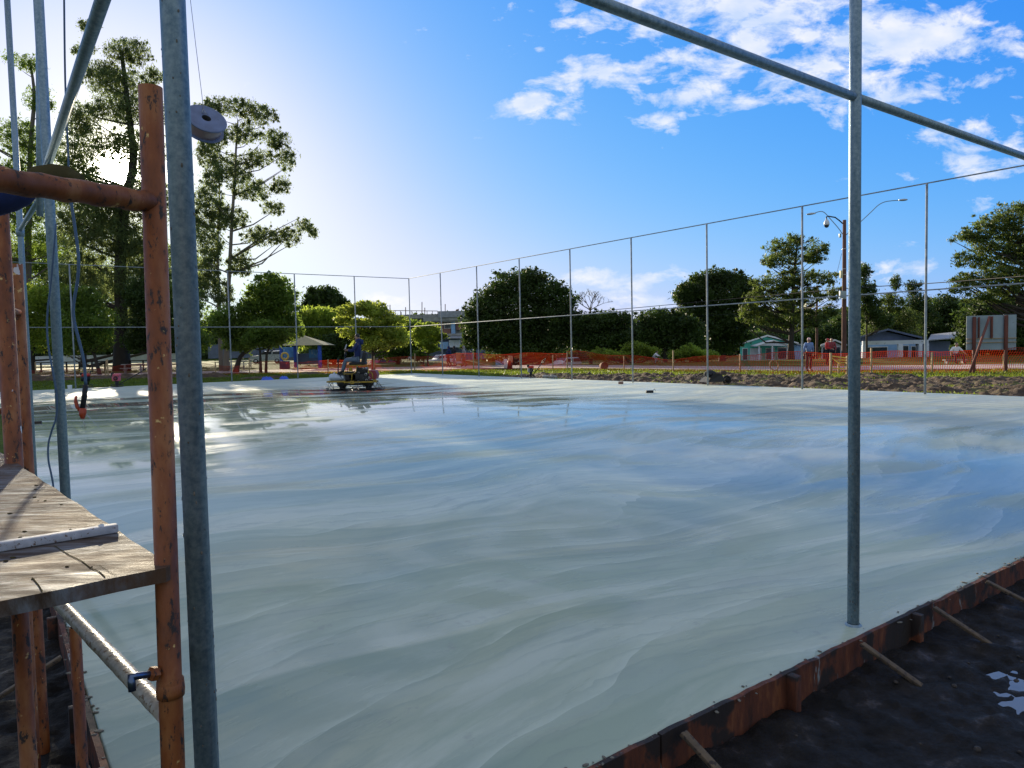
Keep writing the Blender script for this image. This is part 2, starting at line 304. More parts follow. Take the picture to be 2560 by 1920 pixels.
simple('navy_cloth', (.010, .022, .10), .9, bump=.3); simple('jeans', (.10, .14, .20), .9, bump=.3); simple('dark_cloth', (.02, .022, .03), .9)
simple('skin', (.38, .22, .15), .55, var=.08); simple('hair', (.012, .01, .01), .6); simple('white_cloth', (.7, .7, .74), .85, var=.1)
simple('blue_cloth', (.16, .26, .50), .9); simple('red_cloth', (.45, .03, .03), .9); simple('grey_cloth', (.25, .26, .28), .9); simple('pink_cloth', (.6, .4, .42), .9); simple('brown_cloth', (.16, .09, .05), .9)
simple('bark', (.15, .12, .09), .9, var=.4, scale=3, bump=.6, stretch=(1, 1, .3)); simple('dark_bark', (.045, .035, .028), .9, var=.4, scale=3, bump=.6, stretch=(1, 1, .3)); simple('pale_bark', (.20, .165, .125), .85, var=.3, scale=1.2, stretch=(1, 1, .3))
simple('muddy_wood', (.115, .08, .05), .85, var=.5, scale=14, spots=(.05, .035, .03), spot_at=.55); simple('raw_wood', (.42, .29, .16), .8, var=.3, scale=6, stretch=(1, 1, .2)); simple('dark_red_wood', (.16, .05, .035), .8, var=.35, scale=6, stretch=(1, 1, .2)); simple('pole_wood', (.12, .055, .04), .85, var=.4, scale=4, bump=.4, stretch=(1, 1, .15))
simple('teal_wall', (.12, .62, .52), .85, var=.12, scale=1.5, spots=(.06, .28, .25), spot_at=.62); simple('blue_wall', (.30, .50, .78), .85, var=.12, scale=1.5); simple('pale_wall', (.66, .70, .80), .85, var=.12, scale=1.2, spots=(.35, .36, .4)); simple('slate_blue', (.12, .15, .24), .8, var=.2, scale=2)
simple('roof_sheet', (.33, .35, .40), .6, var=.2, scale=3, spots=(.2, .14, .1)); simple('dark_roof', (.10, .10, .12), .8, var=.3); simple('concrete', (.34, .34, .33), .9, var=.3, scale=1.5, spots=(.12, .12, .13)); simple('rust', (.16, .065, .03), .8, var=.4)
simple('kiosk_roof', (.46, .40, .24), .8, var=.15, scale=4); simple('kiosk_blue', (.03, .10, .55), .6, var=.2); simple('mural_blue', (.10, .28, .60), .7, var=.35, scale=1.3, spots=(.45, .52, .6), spot_at=.6); simple('purple_box', (.13, .06, .14), .7)
simple('car_silver', (.50, .53, .56), .3, metal=.5, var=.05); simple('car_white', (.62, .64, .70), .3, var=.05); simple('car_red', (.60, .02, .06), .3, var=.05); simple('car_green', (.03, .07, .06), .3, var=.1); simple('chrome', (.6, .6, .62), .25, metal=1.0, var=.1)
simple('path_paving', (.44, .36, .33), .9, var=.2, scale=2, kind='Object'); simple('asphalt', (.06, .06, .065), .9, var=.2, scale=3); simple('blue_tarp', (.02, .09, .60), .4, bump=.8, scale=3); simple('tape_yellow', (.72, .50, .10), .6)
simple('spool_blue', (.15, .19, .33), .42, var=.35, scale=22, spots=(.05, .06, .08), spot_at=.66); simple('spool_wire', (.42, .33, .34), .35, metal=.6, var=.15); simple('lever_orange', (.40, .05, .012), .4); simple('cable_blue', (.06, .11, .19), .5); simple('pale_wire', (.42, .42, .40), .4, metal=.3)
simple('bag_olive', (.085, .07, .035), .95, spec=0.0, bump=.5, scale=10); simple('steel_pin', (.12, .16, .26), .3, metal=.9, var=.2, scale=40); simple('brown_card', (.35, .22, .12), .9); simple('box_yellow', (.65, .60, .38), .6); simple('box_grey', (.33, .40, .40), .5); simple('stone_red', (.25, .15, .12), .9)
leafmat('leaf_euc', (.085, .12, .045), .55); leafmat('leaf_dark', (.036, .068, .014), .34, .6, 2.2); leafmat('leaf_olive', (.06, .095, .02), .42, .6, 2.4); leafmat('leaf_mid', (.08, .135, .022), .5); leafmat('leaf_light', (.12, .18, .025), .55); leafmat('leaf_yellow', (.135, .185, .03), .5); leafmat('grass_blade', (.085, .13, .016), .5, .6, 1.9)
# ------------------------------------------------------------------ mesh helpers
def frame(d):
    d = Vector(d).normalized(); a = Vector((0, 0, 1)) if abs(d.z) < .9 else Vector((1, 0, 0))
    x = d.cross(a).normalized(); return x, d.cross(x).normalized()
class MB:
    def __init__(s): s.v = []; s.f = []; s.sm = []
    def add(s, vs, fs, sm=False):
        n = len(s.v); s.v += [tuple(v) for v in vs]; s.f += [tuple(i+n for i in f) for f in fs]; s.sm += [sm]*len(fs); return s
    def box(s, c, size, rot=None, bev=0.0):
        c = Vector(c); hx, hy, hz = [x/2 for x in size]; R = rot if rot is not None else Matrix.Identity(3)
        if isinstance(R, (int, float)): R = Matrix.Rotation(R, 3, 'Z')
        if bev <= 0:
            vs = [c + R @ Vector((x*hx, y*hy, z*hz)) for x in (-1, 1) for y in (-1, 1) for z in (-1, 1)]
            return s.add(vs, [(0, 1, 3, 2), (4, 6, 7, 5), (0, 4, 5, 1), (2, 3, 7, 6), (0, 2, 6, 4), (1, 5, 7, 3)])
        bm = bmesh.new(); bmesh.ops.create_cube(bm, size=1)
        for v in bm.verts: v.co = Vector((v.co.x*size[0], v.co.y*size[1], v.co.z*size[2]))
        bmesh.ops.bevel(bm, geom=bm.edges[:], offset=bev, segments=2, profile=.5, affect='EDGES')
        bm.verts.index_update(); s.add([c + R @ v.co for v in bm.verts], [[v.index for v in f.verts] for f in bm.faces], True); bm.free(); return s
    def tube(s, pts, r, n=10, caps=True, sm=True):
        pts = [Vector(p) for p in pts]; rs = r if isinstance(r, (list, tuple)) else [r]*len(pts)
        vs = []; fs = []; px = None
        for i, p in enumerate(pts):
            d = (pts[min(i+1, len(pts)-1)]-pts[max(i-1, 0)])
            if d.length < 1e-9: d = Vector((0, 0, 1))
            d.normalize()
            if px is None: x, y = frame(d)
            else:
                x = (px - d*px.dot(d)); x = x.normalized() if x.length > 1e-6 else frame(d)[0]; y = d.cross(x)
            px = x
            for k in range(n):
                a = 2*math.pi*k/n; vs.append(p + (x*math.cos(a)+y*math.sin(a))*rs[i])
        for i in range(len(pts)-1):
            for k in range(n):
                k2 = (k+1) % n; fs.append((i*n+k, i*n+k2, (i+1)*n+k2, (i+1)*n+k))
        s.add(vs, fs, sm)
        if caps:
            b = len(s.v)-len(vs); s.f += [tuple(b+k for k in reversed(range(n))), tuple(b+(len(pts)-1)*n+k for k in range(n))]; s.sm += [False, False]
        return s
    def lathe(s, c, axis, prof, n=24, sm=True):
        """prof: list of (distance along axis, radius)"""
        c = Vector(c); d = Vector(axis).normalized(); x, y = frame(d); vs = []; fs = []
        for (h, r) in prof:
            for k in range(n):
                a = 2*math.pi*k/n; vs.append(c + d*h + (x*math.cos(a)+y*math.sin(a))*max(r, 1e-4))
        for i in range(len(prof)-1):
            for k in range(n): fs.append((i*n+k, i*n+(k+1) % n, (i+1)*n+(k+1) % n, (i+1)*n+k))
        return s.add(vs, fs, sm)
    def ring(s, c, axis, R, r, n=28, m=8):
        c = Vector(c); d = Vector(axis).normalized(); x, y = frame(d)
        pts = [c+(x*math.cos(2*math.pi*k/n)+y*math.sin(2*math.pi*k/n))*R for k in range(n+1)]
        return s.tube(pts, r, m, caps=False)
    def ball(s, c, rx, ry=None, rz=None, n=12, m=8, R=None):
        ry = ry or rx; rz = rz or rx; c = Vector(c); R = R or Matrix.Identity(3); vs = []; fs = []
        for i in range(m+1):
            t = math.pi*i/m
            for k in range(n):
                a = 2*math.pi*k/n; vs.append(c + R @ Vector((rx*math.sin(t)*math.cos(a), ry*math.sin(t)*math.sin(a), rz*math.cos(t))))
        for i in range(m):
            for k in range(n): fs.append((i*n+k, (i+1)*n+k, (i+1)*n+(k+1) % n, i*n+(k+1) % n))
        return s.add(vs, fs, True)
    def prism(s, poly, e):
        """poly: 3D points of one face, e: extrusion vector"""
        e = Vector(e); p = [Vector(q) for q in poly]; n = len(p)
        return s.add(p+[q+e for q in p], [tuple(range(n)), tuple(reversed(range(n, 2*n)))]+[(k, n+k, n+(k+1) % n, (k+1) % n) for k in range(n)])
    def quad(s, a, b, c, d): return s.add([a, b, c, d], [(0, 1, 2, 3)])
    def build(s, name, mat, parent=None, local=False):
        me = bpy.data.meshes.new(name)
        off = Vector((0, 0, 0))
        if parent is not None and not local: off = Vector(ORG[parent.name]) if parent.name in ORG else off
        me.from_pydata([tuple(Vector(v)-off) for v in s.v], [], s.f); me.update()
        bm = bmesh.new(); bm.from_mesh(me); bmesh.ops.recalc_face_normals(bm, faces=bm.faces); bm.to_mesh(me); bm.free()
        me.polygons.foreach_set('use_smooth', s.sm)
        me.materials.append(M[mat] if isinstance(mat, str) else mat)
        o = bpy.data.objects.new(name, me); COL.objects.link(o)
        if parent is not None: o.parent = parent; ORG[o.name] = off
        return o
ORG = {}
def tag(o, label, cat, group=None):
    o['label'] = label; o['category'] = cat
    if group: o['group'] = group
    return o
def thing(name, label, cat, loc, rz=0, group=None):
    o = bpy.data.objects.new(name, None); COL.objects.link(o); o.location = loc; o.rotation_euler = (0, 0, rz); o.empty_display_size = .2
    ORG[o.name] = Vector(loc); return tag(o, label, cat, group)
def struct(o): o['kind'] = 'structure'; return o
def solo(mb, name, mat, loc, label, cat, group=None):
    """a thing that is one mesh, its origin at its base"""
    mb.v = [tuple(Vector(v)-Vector(loc)) for v in mb.v]; o = mb.build(name, mat); o.location = loc; return tag(o, label, cat, group)
def copy_tree(o, parent=None):
    c = o.copy(); COL.objects.link(c); c.parent = parent
    for ch in [x for x in o.children]: copy_tree(ch, c)
    return c
def npmesh(name, V, Q, mat, parent=None, off=None):
    me = bpy.data.meshes.new(name); nv = len(V); nq = len(Q); k = Q.shape[1]
    if off is not None: V = V - np.array(off)
    me.vertices.add(nv); me.vertices.foreach_set('co', V.astype(np.float32).ravel())
    me.loops.add(nq*k); me.loops.foreach_set('vertex_index', Q.astype(np.int32).ravel())
    me.polygons.add(nq); me.polygons.foreach_set('loop_start', np.arange(0, nq*k, k, dtype=np.int32)); me.polygons.foreach_set('loop_total', np.full(nq, k, dtype=np.int32))
    me.update(); me.validate(); me.materials.append(M[mat]); o = bpy.data.objects.new(name, me); COL.objects.link(o)
    if parent is not None: o.parent = parent
    return o
# ------------------------------------------------------------------ terrain
def terr(x, y):
    u = U2.x*x+U2.y*y; v = V2.x*x+V2.y*y
    h = -.25 + .20*smooth(5, 13, u+.3*v)
    az = x/max(y, 1)
    h -= 1.7*smooth(61, 80, y)*smooth(-.10, -.02, az)
    return h
def build_ground():
    xs = np.concatenate([np.linspace(-900, -120, 14), np.linspace(-100, 100, 101), np.linspace(120, 900, 14)])
    ys = np.concatenate([np.linspace(-60, 0, 8), np.linspace(2, 130, 65), np.linspace(150, 1500, 20)])
    V = []; Q = []
    for y in ys:
        for x in xs: V.append((x, y, terr(x, y)-.02))
    nx = len(xs)
    for j in range(len(ys)-1):
        for i in range(nx-1): Q.append((j*nx+i, j*nx+i+1, (j+1)*nx+i+1, (j+1)*nx+i))
    o = npmesh('ground', np.array(V), np.array(Q), 'grass_ground'); struct(o)
    for p in o.data.polygons: p.use_smooth = True
def fbm(x, y, s, o=5):
    return mnoise.fractal(Vector((x*s, y*s, 3.1)), 1.0, 2.0, o)
def grid(name, fn, nu, nv, mat):
    V = np.array([fn(i/(nu-1), j/(nv-1)) for j in range(nv) for i in range(nu)])
    Q = np.array([(j*nu+i, j*nu+i+1, (j+1)*nu+i+1, (j+1)*nu+i) for j in range(nv-1) for i in range(nu-1)])
    o = npmesh(name, V, Q, mat); return o
build_ground()
MUDC = G(2760, 1770, -.17)
def mud(a, b):
    x = -6+13*a; y = .1+ (7.5)*b
    u = U2.x*x+U2.y*y; v = V2.x*x+V2.y*y
    h = -.15 + .028*fbm(x, y, 1.6) + .026*fbm(x+9, y, 6) + .012*fbm(x, y+5, 17, 3)
    d = math.hypot(x-MUDC.x, (y-MUDC.y)); h -= .045*math.exp(-(d/.5)**2)
    return (x, y, h)
o = grid('muddy_ground', mud, 420, 250, 'wet_mud'); struct(o)
mb = MB(); c = G(2760, 1770, -.17)
mb.add([(c.x+math.cos(a)*.5*(1+.2*math.sin(3*a)), c.y+.05+math.sin(a)*.42, -.181) for a in np.linspace(0, 2*math.pi, 24, endpoint=False)], [tuple(range(24))])
struct(mb.build('puddle', 'water'))
# slab: a cast sheet with a rounded, slightly ragged edge
U0, U1, V0, V1 = 2.02, 40.6, .32, 22.0
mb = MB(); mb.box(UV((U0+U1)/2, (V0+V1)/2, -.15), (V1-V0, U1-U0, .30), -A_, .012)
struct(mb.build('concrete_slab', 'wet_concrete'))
def soil(a, b):
    u = 3+31*a; v = 22.06+10.2*b
    p = UV(u, v)
    m = smooth(0, .05, a)*smooth(0, .10, 1-a)*smooth(0, .05, b)*(smooth(-.35, .35, 31.4-.27*(u-13)-v + 1.1*fbm(p.x, p.y, .3)))
    n = abs(fbm(p.x, p.y, .9, 5)); n2 = fbm(p.x+40, p.y, 2.6, 4)
    lines = .5+.5*math.sin(v*5.5+2.5*fbm(p.x, p.y, .3))
    h = (.17*n + .10*n2 + .10*abs(fbm(p.x, p.y, 5, 3)) + .07*lines*smooth(-.3, .4, fbm(p.x, p.y, .5)) - .04)*m
    return (p.x, p.y, -.06+h-.05*(1-m))
o = grid('tilled_soil', soil, 420, 140, 'tilled_soil'); struct(o)
# footpath behind the netting and the lower road beyond
NET = [(-60, 52.5), (0, 52.5), (200, 53), (400, 53), (622, 52), (1037, 51), (1184, 51), (1418, 48), (1683, 41), (2020, 35), (2178, 34.4), (2400, 33), (2510, 32.7), (2640, 31.5)]
def netpt(px, Y): 
    d = ray(px, 890); return Vector((d.x/d.y*Y, Y, 0))
def strip(name, pts, mat, z):
    mb = MB()
    for i in range(len(pts)-1):
        (a, b), (c_, d_) = pts[i], pts[i+1]
        mb.quad((a.x, a.y, z), (c_.x, c_.y, z), (d_.x, d_.y, z), (b.x, b.y, z))
    return struct(mb.build(name, mat))
strip('footpath', [(netpt(px, Y+3.5), netpt(px, Y+9+max(0, (900-abs(px-1000))/250))) for px, Y in NET], 'path_paving', -.045)
strip('kerb', [(netpt(px, Y+3.2), netpt(px, Y+3.45)) for px, Y in NET], 'concrete', .0)
mb = MB(); mb.box((40, 100, -1.73), (170, 9, .02)); struct(mb.build('road', 'asphalt'))
mb = MB(); mb.box((-70, 84, -.045), (60, 22, .02)); struct(mb.build('park_sand', simple('park_sand_mat', (.30, .25, .13), .95, var=.3, scale=.3)))
# grass blades between slab and netting
def grass():
    n = 60000; pts = []
    px = RNG.uniform(0, 2600, n); t = RNG.uniform(0, 1, n)
    V = []; 
    for i in range(n):
        Yn = np.interp(px[i], [p[0] for p in NET], [p[1] for p in NET])
        d = ray(px[i], 890); k = d.x/d.y
        # slab outline along this ray
        yu = U1/(U2.x*k+U2.y); yv = V1/(V2.x*k+V2.y) if (V2.x*k+V2.y) > 0 else 1e9
        y0 = min(yu, yv)+.08; y = y0+(Yn+2.5-y0)*t[i]; x = k*y
        g = fbm(x, y, .35, 4)
        v_ = V2.x*x+V2.y*y; u_ = U2.x*x+U2.y*y
        if v_ > 22 and u_ < 33 and v_ < 31.2-.27*(u_-13) and g < .30: continue
        if g < -.35: continue
        V.append((x, y))
    V = np.array(V); n = len(V); z = np.array([max(terr(a, b), -.06) for a, b in V])-.02
    h = RNG.uniform(.05, .13, n); an = RNG.uniform(0, math.pi, n); w = RNG.uniform(.02, .05, n); lean = RNG.normal(0, .05, (n, 2))
    a = np.stack([V[:, 0]-np.cos(an)*w, V[:, 1]-np.sin(an)*w, z], 1); b = np.stack([V[:, 0]+np.cos(an)*w, V[:, 1]+np.sin(an)*w, z], 1)
    c = np.stack([V[:, 0]+lean[:, 0], V[:, 1]+lean[:, 1], z+h], 1)
    VV = np.stack([a, b, c], 1).reshape(-1, 3); Q = np.arange(3*n).reshape(-1, 3)
    o = npmesh('grass', VV, Q, 'grass_blade'); o['kind'] = 'stuff'
grass()
# ------------------------------------------------------------------ the court's pipe frames
TOP, MID, PR = 5.9, 2.93, .032
def pipe_frame(label, posts, axis_pts, rails, r_rail=.024, mat='galvanised'):
    root = thing('pipe_frame', label, 'pipe frame', posts[0], 0, 'galvanised pipe frames round the slab')
    for p in posts:
        mb = MB(); mb.tube([p, p+Vector((0, 0, TOP))], PR, 14); mb.build('post', mat, root)
    for nm, a, b, z in rails:
        mb = MB(); mb.tube([a+Vector((0, 0, z)), b+Vector((0, 0, z))], r_rail, 12); mb.build(nm, mat, root)
    return root
Z = lambda z: Vector((0, 0, z))
vs = [.44, 3.90, 7.45, 10.95, 14.45]
near = [UV(2.12, v) for v in vs]; near[0] = UV(2.06, .44)
rl = [('middle_rail', near[i], near[i+1], MID) for i in range(len(near)-1)] + [('top_rail', near[0], near[-1], TOP)]
nf = pipe_frame('nearest grey pipe frame, with the thick corner post and the slim right post', near, None, rl, .024)
for p in near:
    mb = MB(); mb.lathe(p+Z(0), (0, 0, 1), [(0, .045), (.006, .042), (.012, .034)], 16); mb.build('weld_collar', 'galvanised', nf)
left = [UV(5.95, .42), UV(10.3, .42)]
lf = pipe_frame('pipe frame running away on the left beside the orange scaffold, with a sloping brace', left, None,
                [('middle_rail', UV(2.12, .42), left[0], MID), ('top_rail', UV(2.12, .42), left[1], TOP)], .026)
mb = MB(); mb.tube([P(104, 489, 7.2), left[1]+Z(3.1)], .026, 12); mb.build('brace', 'galvanised', lf)
mb = MB(); mb.tube([P(98, 60, 5.25), P(100, 540, 5.25)], .022, 12); mb.build('offcut', 'galvanised', lf)
mb = MB(); mb.lathe(left[1]+Z(3.02), (0, 0, 1), [(0, .03), (.0, .042), (.10, .042), (.10, .03)], 16); mb.build('sleeve', 'galvanised', lf)
rs = [21.5]; 
rp = [UV(40.1-3.81*k, 21.5) for k in range(10)]
pipe_frame('long pipe frame along the right side, thin posts before the ploughed soil', rp[1:], None,
           [('top_rail', rp[0], rp[-1]-U2*2, TOP), ('middle_rail', rp[0], rp[-1]-U2*2, MID)], .019, 'dull_steel')
fp = [UV(40.1, v) for v in (21.5, 17.88, 14.29, 10.68, 7.08, 3.48, -.1)]
pipe_frame('far end pipe frame behind the trowel machine, before the park trees', fp, None,
           [('top_rail', fp[0], fp[-1], TOP), ('middle_rail', fp[0], fp[-1], MID)], .019, 'dull_steel')
# ------------------------------------------------------------------ timber forms at the slab edge
def timber_form(label, base, a, b, outward, n_board, braces, pegs):
    root = thing('timber_form', label, 'formwork', base, 0, 'timber forms holding the slab edge')
    d = (b-a); L = d.length; d.normalize()
    x = 0; k = 0
    while x < L-.05:
        l = min(L-x, [1.9, 2.4, 1.5, 2.2][k % 4]); top = .004+[0, .008, -.006, .005][k % 4]
        c = a+d*(x+l/2)+outward*(.016+.004*(k % 2))
        ang = math.atan2(d.y, d.x)
        mb = MB(); n = max(3, int(l/.06)); rr = random.Random(k)
        pv = []
        for i in range(n+1):
            q = a+d*(x+.004+(l-.008)*i/n)+outward*(.002+.004*(k % 2)); t = top+rr.uniform(-.0035, .0035)
            for dz in (t, -.25):
                for o_ in (0, .026): pv.append(q+outward*o_+Z(dz))
        fs = []
        for i in range(n):
            p = i*4; fs += [(p, p+4, p+5, p+1), (p+2, p+3, p+7, p+6), (p+1, p+5, p+7, p+3), (p, p+2, p+6, p+4)]
        fs += [(0, 1, 3, 2), (n*4, n*4+2, n*4+3, n*4+1)]
        mb.add(pv, fs); mb.build('plank', 'form_timber', root); x += l; k += 1
    for s in pegs:
        q = a+d*s+outward*.05; mb = MB(); mb.box(q+Z(-.16), (.045, .07, .34), ang, .004); mb.build('peg', 'form_timber', root)
    for s, run, side in braces:
        q = a+d*s+outward*.06; e = q+outward*run+d*side
        mb = MB(); p0 = q+Z(.0); p1 = e+Z(-.18); dd = (p1-p0).normalized(); R = Matrix((d, dd.cross(d), dd)).transposed()
        mb.box((p0+p1)/2, (.036, .02, (p1-p0).length), R, .003); mb.build('brace', 'muddy_wood', root)
    return root
timber_form('rust-brown timber form with sloping braces along the near right slab edge', UV(U0, 1, -.22), UV(U0, V0-.05), UV(U0, 14), -U2, 6,
            [(2.0, .28, .05), (3.42, .30, .10), (4.25, .30, .10), (5.0, .34, .16), (6.4, .36, .1), (7.9, .36, .1), (.9, .34, .0)], [2.8, 4.05, 6.2, 7.2])
timber_form('muddy timber form along the left slab edge, seen under the plywood platform', UV(3, V0, -.22), UV(U0, V0), UV(16, V0), -V2, 6,
            [(1.2, .42, -.1), (2.5, .42, -.05), (4.0, .42, -.1)], [.6, 1.8, 3.2])
mb = MB(); rr = random.Random(21)
for i in range(170):
    v_ = rr.uniform(.4, 9); q = UV(U0-.012+rr.gauss(0, .022), v_, .004); s_ = rr.uniform(.002, .008); mb.ball(q, s_*rr.uniform(1, 3), s_*1.3, s_*.45, 6, 4, Matrix.Rotation(rr.uniform(0, 3), 3, 'Z'))
for i in range(160):
    u_ = rr.uniform(2.1, 9); q = UV(u_, V0-.008+rr.gauss(0, .02), .004); s_ = rr.uniform(.003, .011); mb.ball(q, s_*rr.uniform(1, 2.6), s_*1.3, s_*.45, 6, 4)
o = mb.build('concrete_crumbs', simple('crumbs', (.17, .15, .12), .9, var=.5, scale=30)); o['kind'] = 'stuff'
mb = MB()
for i in range(300):
    p = UV(rr.uniform(-.6, 1.9), rr.uniform(.3, 8.5), -.147); s_ = rr.uniform(.003, .013)*rr.choice([1, 1, 1.6]); mb.ball(p+Z(.03*fbm(p.x, p.y, 1.6)+s_*.2), s_*rr.uniform(.8, 1.6), s_, s_*.7, 6, 4, Matrix.Rotation(rr.uniform(0, 3), 3, 'Z'))
o = mb.build('soil_clods', simple('clod', (.045, .034, .028), .8, var=.5, scale=25, bump=.5)); o['kind'] = 'stuff'
# ------------------------------------------------------------------ scaffold, platform and what lies on it
UPR = P(404, 1000, 1.5)
sx, sy = UPR.x, UPR.y
UT, UB = P(376, 218, UPR.y), P(433, 1920, UPR.y)      # the upright leans a little
def upx(z): return UB.x+(UT.x-UB.x)*(z-UB.z)/(UT.z-UB.z)
UD = (UT-UB).normalized(); ZC = P(424, 1722, UPR.y).z
def at(px, py, Y): return P(px, py, Y)
scf = thing('scaffold_frame', 'rusty orange tube scaffold frame at far left with a locking pin, carrying the plywood platform', 'scaffold', (sx, sy, -.31))
topz = P(376, 218, sy).z
mb = MB(); Lg = (topz-ZC)/UD.z
mb.lathe((upx(-.16), sy, -.16), UD, [(0, .0238), (.3, .0242), ((ZC+.16)/UD.z, .0236)], 24)
mb.lathe((upx(ZC), sy, ZC), UD, [(0, .0268), (.02, .027), (.026, .0232), (Lg, .0228), (Lg, .0195), (Lg-.3, .0195)], 24)
mb.build('upright', 'rusty_orange', scf)
mb = MB(); mb.lathe((upx(ZC-.015), sy, ZC-.015), UD, [(0, .0238), (.0, .0275), (.012, .0285), (.03, .0272), (.034, .023)], 24); mb.build('collar', 'rusty_orange', scf)
b0 = Vector((0, sy, P(372, 507, sy).z)); b0.x = upx(b0.z); b1 = P(-60, 441, 1.19)
mb = MB(); n = 16
mb.tube([b0+(b1-b0)*(i/n)+Z(.0016*math.sin(i*1.9)) for i in range(n+1)], [.0215+.0006*math.sin(i*2.3) for i in range(n+1)], 18); mb.build('crossbar', 'rusty_orange', scf)
# second upright: behind the platform, at the left
def upright(px0, py0, px1, py1, Y, r, top):
    p = P((px0+px1)/2, (py0+py1)/2, Y); mb = MB(); zt = P(px0, py0, Y).z if top else 1.15
    mb.lathe((p.x, p.y, -.31), (0, 0, 1), [(0, r), (.31+zt, r), (.31+zt, r*.8)], 18); mb.build('upright', 'rusty_orange', scf); return p
pa = upright(-8, 520, 40, 1130, 2.98, .033, True)
pb = upright(48, 660, 64, 1180, 3.15, .023, True)
pd = upright(54, 1531, 68, 1916, 1.9, .0205, False)
pc = upright(188, 1568, 204, 1900, 2.55, .0195, True)
zz = P(30, 740, 2.3).z
mb = MB(); mb.tube([(pa.x, pa.y, zz), (pb.x, pb.y, zz)], .016, 12); mb.build('rung', 'rusty_orange', scf)
zz = P(30, 1075, 2.3).z
mb = MB(); mb.tube([(pa.x-.35, pa.y, zz), (pb.x, pb.y, zz)], .014, 12); mb.build('rung', 'rusty_orange', scf)
# locking pin
q0 = Vector((0, sy-.02, P(400, 1672, sy).z)); q0.x = upx(q0.z)-.014; q1 = P(328, 1692, sy-.07); q2 = P(331, 1728, sy-.075)
mb = MB(); mb.tube([q0, q0+(q1-q0)*.86, q1+Vector((-.001, 0, .0)), q1+(q2-q1)*.3, q2], .0075, 12); mb.build('locking_pin', 'steel_pin', scf)
mb = MB(); d = (q1-q0).normalized(); mb.lathe(q0+d*.004, d, [(0, .015), (.014, .015), (.018, .008)], 6, False); mb.build('nut', 'rusty_orange', scf)
# mud-caked galvanised tube lying from the scaffold back under the platform
m0 = Vector((upx(.85)+.012, sy+.05, P(402, 1790, sy+.045).z)); m0.x -= .046; m1 = P(120, 1478, 2.42)
mb = MB(); n = 26
mb.tube([m0+(m1-m0)*(i/n) for i in range(n+1)], [.0205+(.0016*random.random() if i < 15 else 0) for i in range(n+1)], 20)
solo(mb, 'mud_caked_tube', 'muddy_pipe', (m0.x, m0.y, m0.z), 'mud-caked round steel tube sloping away below the plywood platform', 'steel tube')
rr = random.Random(17)
def splatter(root, cx_, cy_, r_, z0, z1, n, mat='crumbs'):
    mb = MB()
    for i in range(n):
        a = rr.uniform(0, 6.283); z = z0+(z1-z0)*rr.random()**1.8; s_ = rr.uniform(.0008, .0034)
        d = Vector((math.cos(a), math.sin(a), 0)); R = Matrix((d, Vector((0, 0, 1)).cross(d), Vector((0, 0, 1)))).transposed()
        mb.ball(Vector((cx_, cy_, z))+d*r_, s_*.35, s_, s_*rr.uniform(1, 2.6), 6, 4, R)
    o = mb.build('cement_splatter', mat, root); o['kind'] = 'stuff'; return o
splatter(nf, near[0].x, near[0].y, PR, .0, 2.6, 240); splatter(nf, near[1].x, near[1].y, PR, .0, 1.2, 120); splatter(scf, upx(.8), sy, .0222, .6, .95, 30, simple('pale_splash', (.45, .43, .42), .8, var=.3))
# platform (plywood)
ZB = 1.18; B = G(430, 1416, ZB); A = G(0, 1130, ZB); C = G(0, 1503, ZB)
e1 = (A-B).normalized(); e2 = (C-B).normalized()
mb = MB(); th = .030; nseg = 14
outl = [B+e1*.012, B+e2*.012] + [B+e2*(.1*i)+e1*(.0035*math.sin(i*2.1)) for i in range(1, 11)] + [B+e2*1.05+e1*2.6] + [B+e1*(2.6-.1*i)+e2*(.003*math.sin(i*1.7)) for i in range(0, 25)]
mb.prism([p for p in outl], (0, 0, -th))
plat = solo(mb, 'plywood_platform', 'dirty_plywood', (B.x, B.y, ZB-th), 'cracked muddy plywood sheet resting on the scaffold', 'plywood board')
# cracks and grooves: flat strips whose dark colour stands in for shade in the openings
def crack(pts, w, parent):
    mb = MB(); pts = [Vector(p) for p in pts]
    for i in range(len(pts)-1):
        a, b = pts[i], pts[i+1]; n = (b-a).cross(Vector((0, 0, 1))).normalized()*w*.5
        mb.quad(a-n+Z(.0012), b-n+Z(.0012), b+n+Z(.0012), a+n+Z(.0012))
    return mb.build('crack', 'bag_olive', parent)
ORG[plat.name] = Vector(plat.location)
crack([G(135, 1365, ZB), G(172, 1388, ZB), G(205, 1404, ZB), G(228, 1422, ZB), G(248, 1430, ZB), G(263, 1444, ZB)], .0025, plat)
crack([G(80, 1445, ZB), G(95, 1462, ZB), G(106, 1480, ZB)], .0025, plat)
crack([G(248, 1414, ZB), G(272, 1430, ZB), G(292, 1440, ZB)], .0012, plat)
# crumbs of dried mud on the sheet
mb = MB(); r_ = random.Random(3)
for i in range(70):
    s, t = r_.uniform(.03, 1.6), r_.uniform(.03, .75); p = B+e1*s+e2*t; s_ = r_.uniform(.0015, .0045)
    mb.ball(p+Z(s_*.3), s_*r_.uniform(1, 2.4), s_, s_*.6, 6, 4)
o = mb.build('mud_crumbs', 'bag_olive'); o['kind'] = 'stuff'
